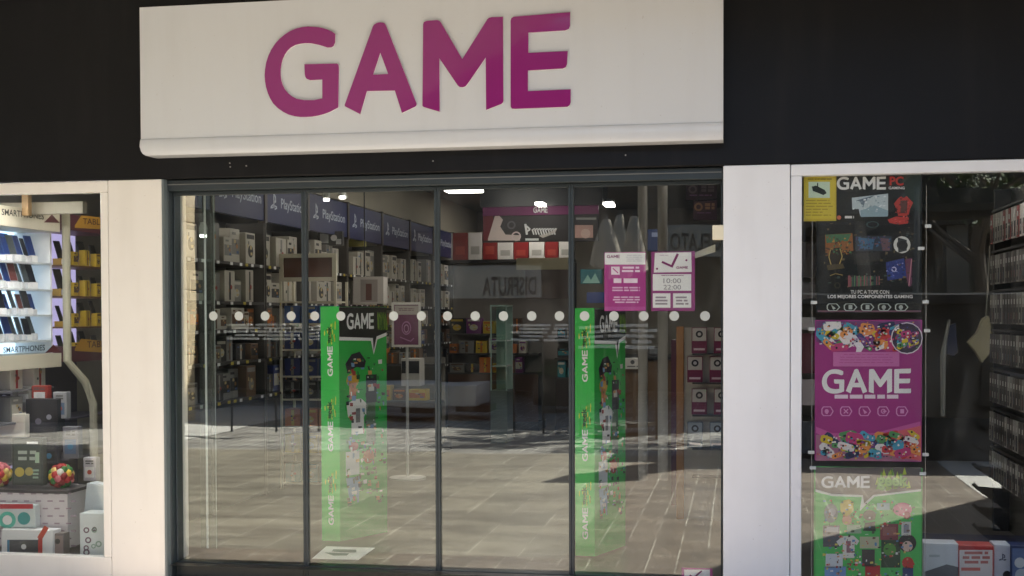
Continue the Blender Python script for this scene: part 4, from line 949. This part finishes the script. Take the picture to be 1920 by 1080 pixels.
sheet((1133,473),(1211,583),NY,PK,'door_notice','magenta notice with white header stuck inside the rightmost door','notice',n1)
def n2(A):
    A.poly([(1228,474),(1296,473),(1297,510),(1226,511)],W,1).line([(1241,491),(1259,499)],4,PKD,2).line([(1259,501),(1271,476)],4.5,PKD,2).game(1268,499,1290,504,PKD,2).words(1235,478,1256,481,C(200,190,200),2,1,3).disc(1287,488,2,PKD,2).disc(1232,504,2,PKD,2)
    A.rect(1224,514,1296,545,W,1).words(1240,516,1282,518,PKD,2,1,2).text('10:00',1244,522,1277,531,C(140,140,145),2,.005).text('22:00',1244,534,1277,543,C(140,140,145),2,.005)
    A.rect(1224,550,1257,577,W,1).rect(1262,550,1296,577,W,1).words(1228,556,1253,574,C(150,140,150),2,3,5).words(1266,556,1292,574,C(150,140,150),2,3,6)
sheet((1221,472),(1303,583),NY,C(150,60,126),'door_notice','opening hours notice with big tick, right of the plain magenta one','notice',n2)
a = PY(1285,1068,.05); b = PY(1335,1095,.05)
def n3(A): A.rect(1283,1068,1331,1090,W,1).line([(1293,1078),(1300,1083)],3,PKD,2).line([(1300,1084),(1316,1070)],3,PKD,2)
sheet((1278,1064),(1336,1092),NY,PK,'door_sticker','small magenta and white tick sticker at the foot of the rightmost door','sticker',n3)

# ================================================================ POSTERS in the right window
PYY = .075
def lp(A,x0,y0,x1,y1,seed,n_,pal,k=2,r=(6,14)):
    rd = random.Random(seed)
    for i in range(n_):
        x = rd.uniform(x0+8,x1-8); y = rd.uniform(y0+6,y1-6); w_ = rd.uniform(*r); h = w_*rd.uniform(.35,.7); a = rd.uniform(-.9,.9); c = C(*rd.choice(pal)); ca, sa = math.cos(a), math.sin(a)
        sh = []
        for (u,v) in ((-1,-.6),(-.7,-1),(.7,-1),(1,-.6),(1,.6),(.7,1),(-.7,1),(-1,.6)):
            X = min(x1-1,max(x0+1,x+u*w_*ca-v*h*sa)); Y = min(y1-1,max(y0+1,y+u*w_*sa+v*h*ca)); sh.append((X,Y))
        kk = k+(i % 7)*.4; A.poly(sh,c,kk)
        if w_ > 8: A.disc(min(x1-4,max(x0+4,x-w_*.35*ca)),min(y1-4,max(y0+4,y-w_*.35*sa)),2.2,C(40,40,50),kk+.15,n=8).disc(min(x1-4,max(x0+4,x+w_*.4*ca)),min(y1-4,max(y0+4,y+w_*.4*sa)),2,C(230,225,220),kk+.15,n=8)
def hexicon(A,cx,cy,w_,h,m_,k=3,var=0):
    o = [(cx-w_,cy-h*.5),(cx-w_*.7,cy-h),(cx+w_*.6,cy-h),(cx+w_*1.1,cy),(cx+w_*.6,cy+h),(cx-w_*.7,cy+h),(cx-w_,cy+h*.5)]; i_ = [(cx+(x-cx)*.82,cy+(y-cy)*.82) for x,y in o]
    A.poly(o,m_,k,[i_]); 
    if var == 0: A.disc(cx-1,cy,4,m_,k).rect(cx-3,cy+2,cx+1,cy+5,m_,k)
    elif var == 1: A.line([(cx-4,cy-4),(cx+4,cy+4)],2,m_,k).line([(cx-4,cy+4),(cx+4,cy-4)],2,m_,k)
    elif var == 2: A.poly([(cx-4,cy-5),(cx+5,cy+2),(cx,cy+5)],m_,k)
    elif var == 3: A.disc(cx,cy,4.5,m_,k,hole=.6).rect(cx-1,cy-1,cx+6,cy+1,m_,k)
    else: A.rect(cx-3,cy-4,cx+4,cy+4,m_,k)
pcb = C(30,32,32,.35)
def bits(A,x0,y0,x1,y1,n_,pal,seed,lo=1,hi=4,k=6):
    rd = random.Random(seed)
    for i in range(n_):
        x = rd.uniform(x0,x1-hi); y = rd.uniform(y0,y1-hi); w_ = rd.uniform(lo,hi); h = rd.uniform(lo,hi)*.7; t_ = rd.uniform(-1,1)
        A.poly([(x,y+t_),(x+w_,y),(x+w_+t_,y+h),(x+t_*.5,y+h+.4)],C(*rd.choice(pal)),k+(i % 5)*.15)
DK = [(60,58,52),(84,70,48),(40,52,50),(110,96,70),(52,46,60),(70,84,80),(30,32,34)]
def poster_pc(A):
    A.rect(1534,328,1726,583,C(34,36,35,.3),1).rect(1533,582,1727,585,C(120,84,100),2).poly([(1690,328),(1726,328),(1726,400),(1700,380)],C(36,52,44),1.5)
    A.game(1569,331,1661,356,W,3).text('PC',1668,331,1694,348,C(196,52,44),3,.03).rect(1666,330,1667,349,C(90,30,30),2).text('GAMING',1666,350,1696,355,W,3,.02)
    A.poly([(1597,371),(1665,363),(1665,404),(1613,405),(1610,392),(1598,392)],C(196,210,216),3).poly([(1605,376),(1640,366),(1622,378),(1618,390),(1612,378)],C(110,126,140),4).poly([(1613,395),(1640,385),(1665,395),(1664,406),(1614,407)],C(150,176,188),4)
    A.poly([(1684,372),(1690,368),(1700,368),(1706,374),(1712,380),(1706,392),(1703,405),(1684,405),(1681,392),(1676,382)],C(186,60,52),3).poly([(1688,376),(1702,376),(1700,400),(1688,400)],C(96,60,56),4).disc(1694,366,5,C(44,48,50),4).poly([(1664,412),(1680,406),(1704,408),(1702,419),(1684,421),(1668,418)],C(190,56,50),3)
    A.disc(1573,408,4,C(220,120,90),3).words(1582,405,1603,410,W,3,1,3,.9).disc(1636,421,12,C(70,92,90),2,ry=6,hole=.8)
    A.poly([(1547,440),(1598,437),(1600,470),(1548,480)],C(150,96,50),2).poly([(1548,440),(1596,438),(1590,452),(1550,456)],C(70,120,84),3).rect(1604,443,1672,471,C(52,62,74),2).poly([(1610,446),(1640,448),(1636,468),(1612,466)],C(60,104,140),3).poly([(1650,446),(1668,448),(1668,470),(1655,470)],C(110,84,92),3)
    A.poly([(1556,466),(1576,464),(1580,480),(1576,496),(1556,498),(1553,482)],C(52,46,36),4).line([(1557,468),(1554,482),(1558,496)],1.6,C(190,164,90),5).line([(1575,467),(1579,481),(1574,495)],1.6,C(190,164,90),5).poly([(1550,497),(1580,494),(1584,503),(1552,507)],C(84,74,50),4.5).line([(1566,505),(1567,514)],2,C(60,56,46),5).line([(1556,517),(1567,513),(1580,516)],1.4,C(150,130,80),5)
    bits(A,1550,440,1600,480,70,[(150,90,40),(70,120,80),(190,140,60),(110,60,40),(60,70,60)],31,1,5,4.2); bits(A,1604,443,1672,471,60,[(60,104,140),(80,70,110),(120,90,100),(40,60,70)],32,1,5,4.2)
    bits(A,1545,418,1720,542,170,DK,33,1,6,2.6); bits(A,1598,366,1664,404,40,[(230,236,240),(150,170,180),(180,196,206)],34,1,5,4.6); bits(A,1676,372,1710,420,40,[(90,30,30),(220,90,80),(60,40,40)],35,1,3.5,5)
    bits(A,1662,488,1698,522,30,[(70,90,170),(30,40,100),(150,150,210)],36,1,4,5.5)
    A.disc(1691,459,16,C(216,218,214),4,hole=.62).poly([(1683,445),(1700,450),(1700,470),(1684,474)],C(60,64,66),4.5,).disc(1693,460,9,C(34,36,36),5)
    A.poly([(1661,492),(1695,484),(1700,520),(1664,526)],C(44,60,130),3).poly([(1697,486),(1710,484),(1710,535),(1704,538),(1699,520)],C(110,64,90),3).disc(1676,505,5,C(190,190,230),5,hole=.5).line([(1709,486),(1704,536)],1.6,C(200,140,150),4)
    rd = random.Random(3)
    for i in range(26): A.rect(1590+i*2.3,516+rd.random()*3,1591.6+i*2.3,538-i*.15,C(*rd.choice([(70,110,80),(96,130,90),(130,80,84),(60,80,80),(150,90,96)])),3)
    A.disc(1620,490,16,C(48,52,50),2,ry=8).poly([(1600,476),(1650,472),(1652,488),(1602,496)],C(52,50,46),2).disc(1570,535,6,C(60,58,46),2,hole=.6)
    A.text('TU PC A TOPE CON',1595,544,1667,551,C(210,210,208),3,.012).text('LOS MEJORES COMPONENTES GAMING',1552,553,1711,561,W,3,.02)
    for i in range(5): hexicon(A,1562+i*32,576,12,7,C(186,196,192),3,(2,4,4,0,0)[i])
t_ = sheet((1531,326),(1728,586),PYY,C(26,28,27,.35),'window_poster','black computer gaming poster with red and white header, top of the poster window','poster',poster_pc)
def poster_y(A):
    A.rect(1510,332,1565,410,C(216,196,60),1).rect(1516,341,1556,371,C(206,226,206),2).rect(1532,343,1534,350,K,3).poly([(1522,350),(1530,348),(1546,356),(1550,362),(1544,366),(1524,358)],C(34,42,36),3).words(1514,335,1560,338,C(90,84,30),2,1,2).words(1511,375,1563,408,C(170,152,40),2,6,5,center=False,fill=.35)
sheet((1507,330),(1568,414),PYY-.008,C(206,184,54),'warning_sheet','yellow camera warning sheet overlapping the top left of the black poster','notice',poster_y)
PAL = [(214,190,50),(70,160,190),(200,60,60),(230,225,225),(60,60,120),(230,150,80),(120,70,140),(80,150,90),(190,60,120),(40,50,90)]
PURP = C(160,44,128)
def poster_p(A):
    A.poly([(1530,640),(1560,655),(1600,648),(1650,655),(1700,664),(1726,655),(1726,815),(1700,812),(1660,822),(1600,826),(1560,815),(1530,812)],PURP,1)
    A.rect(1530,602,1726,650,C(120,60,120),.6).rect(1530,815,1726,864,C(170,110,140),.6)
    lp(A,1529,602,1690,660,5,46,PAL,2,(7,17)); 
    A.poly([(1590,622),(1604,628),(1620,650),(1612,664),(1604,664),(1606,652),(1594,636),(1580,634)],C(226,222,228),5.4)
    A.disc(1700,634,30,C(225,215,225),5,ry=30).disc(1700,634,28,C(60,50,70),5.4,ry=28); lp(A,1677,612,1724,656,9,22,PAL,6,(5,10))
    A.rect(1562,660,1686,687,C(198,110,172),5.6).words(1572,664,1676,684,C(180,84,152),5.8,4,4,.3)
    bits(A,1530,603,1725,655,150,PAL+[(20,20,30),(240,240,240)],41,1,5,8.2); bits(A,1530,815,1725,862,150,PAL+[(20,20,30),(240,240,240)],42,1,5,8.2)
    A.game(1541,691,1708,738,W,3).words(1549,740,1700,748,C(236,214,232),3,1,21,.9)
    for i in range(5): hexicon(A,1551+i*35,771,11,9,C(222,150,204),3,i)
    A.poly([(1530,800),(1560,812),(1640,812),(1726,790),(1726,800),(1650,824),(1560,824),(1530,812)],C(196,90,160),1.6)
    A.poly([(1640,818),(1727,798),(1727,864),(1640,850)],C(214,100,110),1.8)
    lp(A,1529,806,1727,862,15,54,PAL,2.4,(7,17))
sheet((1528,600),(1728,866),PYY,C(160,48,130),'window_poster','magenta poster with white letters between borders of game pads, middle of the poster window','poster',poster_p)
GP = C(72,190,92)
def poster_g(A):
    A.rect(1529,878,1727,1110,GP,1).poly([(1529,876),(1727,876),(1727,921),(1640,931),(1625,945),(1612,958),(1616,932),(1560,930),(1529,922)],C(226,232,224),2).poly([(1529,876),(1727,876),(1727,917),(1637,928),(1620,944),(1618,928),(1560,926),(1529,917)],C(104,96,92),3)
    A.game(1540,892,1631,915,W,4)
    rd = random.Random(4)
    for i in range(26):
        x = 1642+rd.random()*64; y = 884+rd.random()*30; A.poly([(x-4,y+6),(x,y-9),(x+4,y+5)],C(*rd.choice([(150,200,70),(190,210,70),(110,170,60)])),4)
    A.text('geek',1645,888,1702,918,C(130,190,90),5,.03).text('geek',1647,890,1704,920,C(60,120,50),4.6,.03)
    # generic merchandise
    A.poly([(1575,945),(1582,938),(1592,936),(1600,942),(1600,956),(1592,968),(1582,968),(1576,958)],C(214,190,80),4).disc(1588,975,9,C(220,160,130),4)
    A.disc(1558,962,13,C(120,130,130),4,ry=18).disc(1560,960,7,C(160,160,170),4.5)
    A.disc(1692,955,18,C(216,120,150),4,ry=13).disc(1700,966,7,C(170,60,84),4.5).rect(1644,943,1668,956,C(170,196,196),4)
    A.disc(1630,966,12,C(120,110,96),4,ry=10).poly([(1618,995),(1622,980),(1640,978),(1642,996)],C(50,60,54),4)
    A.rect(1543,985,1574,1025,C(80,84,96),4).rect(1546,988,1572,997,C(180,180,186),5).rect(1588,984,1615,1000,C(150,180,150),4).rect(1650,982,1684,1012,C(130,60,70),4).rect(1655,988,1680,1004,C(150,96,90),5).rect(1690,978,1708,1004,C(214,214,208),4).rect(1694,983,1704,999,C(150,150,160),5)
    A.poly([(1568,1015),(1580,1005),(1600,1004),(1611,1014),(1606,1022),(1602,1019),(1602,1046),(1580,1046),(1580,1019),(1574,1024)],C(222,220,214),5).rect(1587,1014,1595,1036,C(150,110,120),6)
    A.rect(1612,1006,1648,1028,C(190,190,160),4).rect(1652,1012,1688,1064,C(44,72,48),4).disc(1668,1030,12,C(80,150,60),5)
    A.disc(1701,1018,17,C(36,34,38),4).disc(1701,1024,10,C(220,190,176),5)
    A.rect(1548,1038,1580,1064,C(206,212,220),4).rect(1546,1062,1586,1090,C(110,150,200),4).rect(1616,1030,1640,1062,C(70,66,66),4).rect(1622,1060,1650,1090,C(180,44,50),4).disc(1702,1055,11,C(200,60,54),4).rect(1692,1064,1712,1090,C(60,70,120),4)
GPAL = [(220,200,90),(200,60,60),(230,230,226),(30,34,32),(90,140,190),(120,90,80),(210,150,120),(60,90,60)]
_pg = poster_g
def poster_g(A):
    _pg(A); bits(A,1542,936,1718,1085,260,GPAL,51,1.2,6,6.3)
sheet((1526,874),(1729,1110),PYY,C(60,160,76),'window_poster','green poster with grey speech bubble header, lowest of the poster window','poster',poster_g)
# clips
for i,(x,y) in enumerate(((1740,424),(1727,466),(1735,566),(1738,620),(1735,852),(1730,888),(1526,567),(1522,617),(1521,848),(1524,877))):
    a = PY(x-6,y-3,PYY-.003); b = PY(x+6,y+3,PYY-.003)
    one(MB().bbox((a.x,PYY-.012,b.z),(b.x,PYY-.003,a.z),W,.001),'white_clip','small white clip %s of the poster cords, %s' % (['first','second','third','fourth','fifth','lowest'][i % 6], 'right side' if i < 6 else 'left side'),'clip','white clips on the poster cords')
for x in (1737,1523):
    a = PY(x,330,PYY); one(MB().tube([(a.x,PYY-.006,.03),(a.x,PYY-.006,2.2)],.0015,C(190,185,180),5),'picture_wire','thin vertical wire %s the posters' % ('right of' if x > 1600 else 'left of'),'wire')
# ================================================================ RIGHT WINDOW interior
# gondola with hooks facing left
XR = 1.62
def rhit(px,py): return PX(px,py,XR)
ya = rhit(1925,600).y; yb = rhit(1864,600).y
ya = max(.45, min(ya, yb)-1.0); yb = max(rhit(1864,600).y, rhit(1925,600).y)
t = thing('hook_rack','dark accessory rack with rows of hanging packets at the right edge','rack',(XR+.1,(ya+yb)/2,0))
MB().box((XR+.10,ya,.1),(XR+.14,yb,2.3),C(70,64,58)).build('back_panel', t)
MB().box((XR+.0,yb+.001,.1),(XR+.14,yb+.03,2.3),C(40,36,34)).build('end_upright', t)
zr_ = [2.05,1.79,1.54,1.29,1.04,.79,.54]
gr = MB()
for z in zr_:
    gr.box((XR-.02,ya,z+.10),(XR+.09,yb-.001,z+.115),C(44,38,36))
gr.build('hook_rails', t)
for r, z in enumerate(zr_):
    yy = ya+.04; c = 0
    while yy < yb-.05:
        cs = rdm.choice([(150,144,134),(110,100,92),(84,76,70),(176,170,160),(96,84,84)] if r else [(176,170,160),(150,50,46),(200,190,180)])
        mb = MB().box((XR-.025,yy,z-.10),(XR-.015,yy+.062,z+.085),C(*cs)); A = Art(mb,lambda u,v: Vector((XR-.025,yy+u,z+v)),(-1,0,0))
        A.rect(.006,-.09,.05,.0,C(60,54,50),1).rect(.012,.02,.045,.05,C(210,205,195),1).rect(.02,-.07,.04,-.03,C(*rdm.choice([(120,70,60),(90,100,110),(160,150,130),(200,196,186)])),2)
        one(mb,'hanging_packet','hanging packet, %s rail down on the accessory rack, number %s from the glass' % (nth[r],['one','two','three','four','five','six','seven','eight','nine','ten','eleven','twelve','thirteen','fourteen','fifteen','sixteen','seventeen','eighteen','nineteen','twenty'][min(c,19)]),'packet','packets hanging on the accessory rack'); yy += .078; c += 1
# low empty hook stand outside, right of the view (its reflection carries on the rack downwards)
t = thing('hook_stand','low dark hook stand outside the poster window, seen only as a reflection','stand',(XR+.1,-(ya+yb)/2,GZ))
ym = .098
MB().box((XR+.05,ym-yb,GZ),(XR+.14,ym-ya,1.12),C(36,33,31)).build('back_panel', t)
for i in range(8):
    for j_ in range(6):
        z = -.02+i*.13; y_ = ym-(ya+.06+j_*(yb-ya-.1)/5); MB().tube([(XR+.05,y_,z),(XR-.10,y_,z+.01),(XR-.13,y_,z+.04)],.014,C(24,22,22),5).build('hook', t)
# hanging tote + cloth, pole
Z = 9.2; q = lambda px,py: PY(px,py,Z-D)
mb = MB(); mb.prism([[q(*p_) for p_ in ((1843,598),(1852,592),(1858,600),(1860,650),(1852,668),(1842,680),(1830,660),(1815,642),(1832,625))]],(0,-.07,0),C(170,160,128,.8))
mb.tube([q(1848,598),q(1852,540),q(1856,460)],.004,C(150,145,130),5)
one(mb,'cloth_bag','cream cloth bag hanging left of the accessory rack','bag')
mb = MB(); mb.tube([q(1780,600),q(1772,640),q(1768,668),q(1768,780)],[.010,.012,.02,.014],C(150,148,140),8)
one(mb,'hook_pole','thin pale pole with bent top in the dark part of the poster window','pole')
mb = MB(); mb.prism([[q(*p_) for p_ in ((1778,612),(1792,606),(1796,660),(1788,668),(1776,664))]],(0,-.05,0),C(52,58,84,.8)); one(mb,'blue_cloth','dark blue cloth hanging beside the pale pole','cloth')
# small stand behind posters: cards seen at 1505-1528
for i,(y0_,y1) in enumerate(((455,520),(530,560),(595,618),(625,700),(712,760),(790,850))):
    standing(1503,y0_,1529,y1,.5,.03,C(*[(90,84,80),(110,104,100),(200,196,190),(110,50,60),(200,190,186),(70,74,84)][i]),'hanging_card','%s card from the top of the narrow column beside the posters' % nth[i],'card',lambda A: A.rect(1508,y0_+6,1522,(y0_+y1)/2,C(40,38,42),1).words(1506,(y0_+y1)/2+3,1526,y1-4,C(160,130,130),1,2,i),group if False else None) if False else one(hb((1503,y0_),(1529,y1),.5,.03,C(*[(90,84,80),(110,104,100),(200,196,190),(110,50,60),(200,190,186),(70,74,84)][i])),'hanging_card','%s card from the top of the narrow column left of the posters' % nth[i],'card')
# console boxes at bottom right
def b1(A): A.rect(1732,1024,1792,1100,C(226,230,236),1).poly([(1733,1072),(1775,1058),(1800,1064),(1830,1080),(1830,1090),(1733,1090)],C(110,112,118),2).words(1742,1040,1762,1048,C(190,200,205),2,1,2)
standing(1731,1018,1797,1100,.35,.14,C(232,234,238),'console_box','white console box with grey pad picture, leftmost of the low row in the poster window','box',b1)
def b2(A): A.rect(1799,1026,1861,1100,C(228,220,220),1).rect(1798,1024,1862,1031,C(190,60,60),2).words(1803,1034,1858,1060,C(196,120,116),2,3,8,.6).rect(1802,1064,1838,1070,C(220,120,110),2)
standing(1797.5,1022,1863,1100,.34,.14,C(204,80,76),'toy_box','red edged white box, second of the low row in the poster window','box',b2)
def b3(A): A.rect(1867,1026,1892,1100,C(206,210,222),1); logo(A,1880,1046,8,0,C(50,60,90)); A.disc(1888,1078,8,C(36,36,42),2)
standing(1864,1021,1895,1100,.36,.14,C(214,218,228),'console_box','pale grey console box with dark blue emblem, third of the low row','box',b3)
def b4(A): A.rect(1898,1028,1960,1100,C(96,116,160),1).disc(1912,1055,10,C(200,206,214),2).disc(1915,1078,12,C(180,190,205),2)
standing(1896,1023,1960,1100,.33,.14,C(44,58,104),'game_box','dark blue game box at the right edge of the low row','box',b4)
one(hb((1729,1013),(1975,1021),.5,.25,C(30,34,62)),'display_ledge','dark blue ledge behind the low row of console boxes','ledge')

# --- clear fin and spots just inside the first doors
t = thing('acrylic_panel','tall clear panel standing just inside the leftmost door','panel',(PY(390,900,.5).x,.5,0))
a = PY(371,350,.5); b = PY(407,1000,.5)
MB().box((a.x,.5,.02),(b.x,.508,2.9),M_clear).build('sheet', t)
c_ = PY(386,600,.5).x; MB().box((c_-.006,.494,.02),(c_+.006,.4995,2.9),C(200,210,206,.3)).build('edge_strip', t); MB().box((b.x-.004,.494,.02),(b.x,.4995,2.9),C(150,160,156,.3)).build('edge_strip', t)
def spot(px,py,Z,l,r=.03):
    p = P2(px,py,Z); t = thing('spotlight',l,'spotlight',(p.x,p.y,p.z),'small lit spotlights')
    MB().lathe(p,[(r*.9,0),(r,.05),(r*.6,.09)],C(190,190,186),16).build('housing', t); MB().lathe(p-Vector((0,0,.02)),[(r*.75,0),(r*.8,.018)],LAMP,16).build('bulb', t)
    MB().tube([p+Vector((0,0,.09)),(p.x,p.y,max(p.z+.12,3.095))],.006,K,6).build('cord', t)
spot(381,440,8.6,'small lit spotlight near the top of the leftmost door')
spot(612,372,9.6,'left one of two lit spotlights above the blue signs')
spot(642,368,10.2,'right one of two lit spotlights above the blue signs',.035)
standing(650,436,682,462,12.9-D,.1,C(140,130,40),'yellow_carton','yellow green boxed item below the third blue sign','box',lambda A: A.rect(654,440,678,446,C(90,84,30),1))
standing(596,434,642,460,11.9-D,.06,C(60,60,60),'small_screen','small wall screen with bright picture under the second blue sign','screen',lambda A: A.rect(600,438,616,456,C(180,180,180),1).disc(626,446,6,C(230,230,230),1).rect(630,448,640,458,C(200,200,200),1))

rdl = random.Random(21)
for k,(px,py,w_,h_,y,cc,l) in enumerate(((8,742,34,36,1.05,(216,214,210),'white boxed phone left of the two under the smartphone band'),(44,742,26,34,1.05,(180,176,170),'grey boxed phone beside a white one under the smartphone band'),(74,738,30,30,1.05,(170,60,54),'red boxed camera under the smartphone band'),(112,760,26,50,.95,(150,150,156),'tall grey box beside the bent post'),(132,830,30,60,.8,(120,118,128),'grey carton leaning low beside the bent post'),(92,850,30,40,.75,(60,58,70),'dark carton behind the right pompom ball'),(168,880,24,44,.7,(190,186,196),'pale carton behind the folded paper bag'))):
    standing(px-w_/2,py-h_/2,px+w_/2,py+h_/2,y,.06,C(*cc),'carton',l,'box',lambda A: A.rect(px-w_*.35,py-h_*.1,px+w_*.35,py+h_*.35,C(*rdl.choice([(40,40,46),(90,110,140),(230,230,230)])),1).words(px-w_*.35,py-h_*.38,px+w_*.35,py-h_*.18,C(90,90,90),2,2,k).disc(px,py+h_*.12,w_*.18,C(*rdl.choice([(190,80,60),(220,220,220),(70,130,170)])),2))
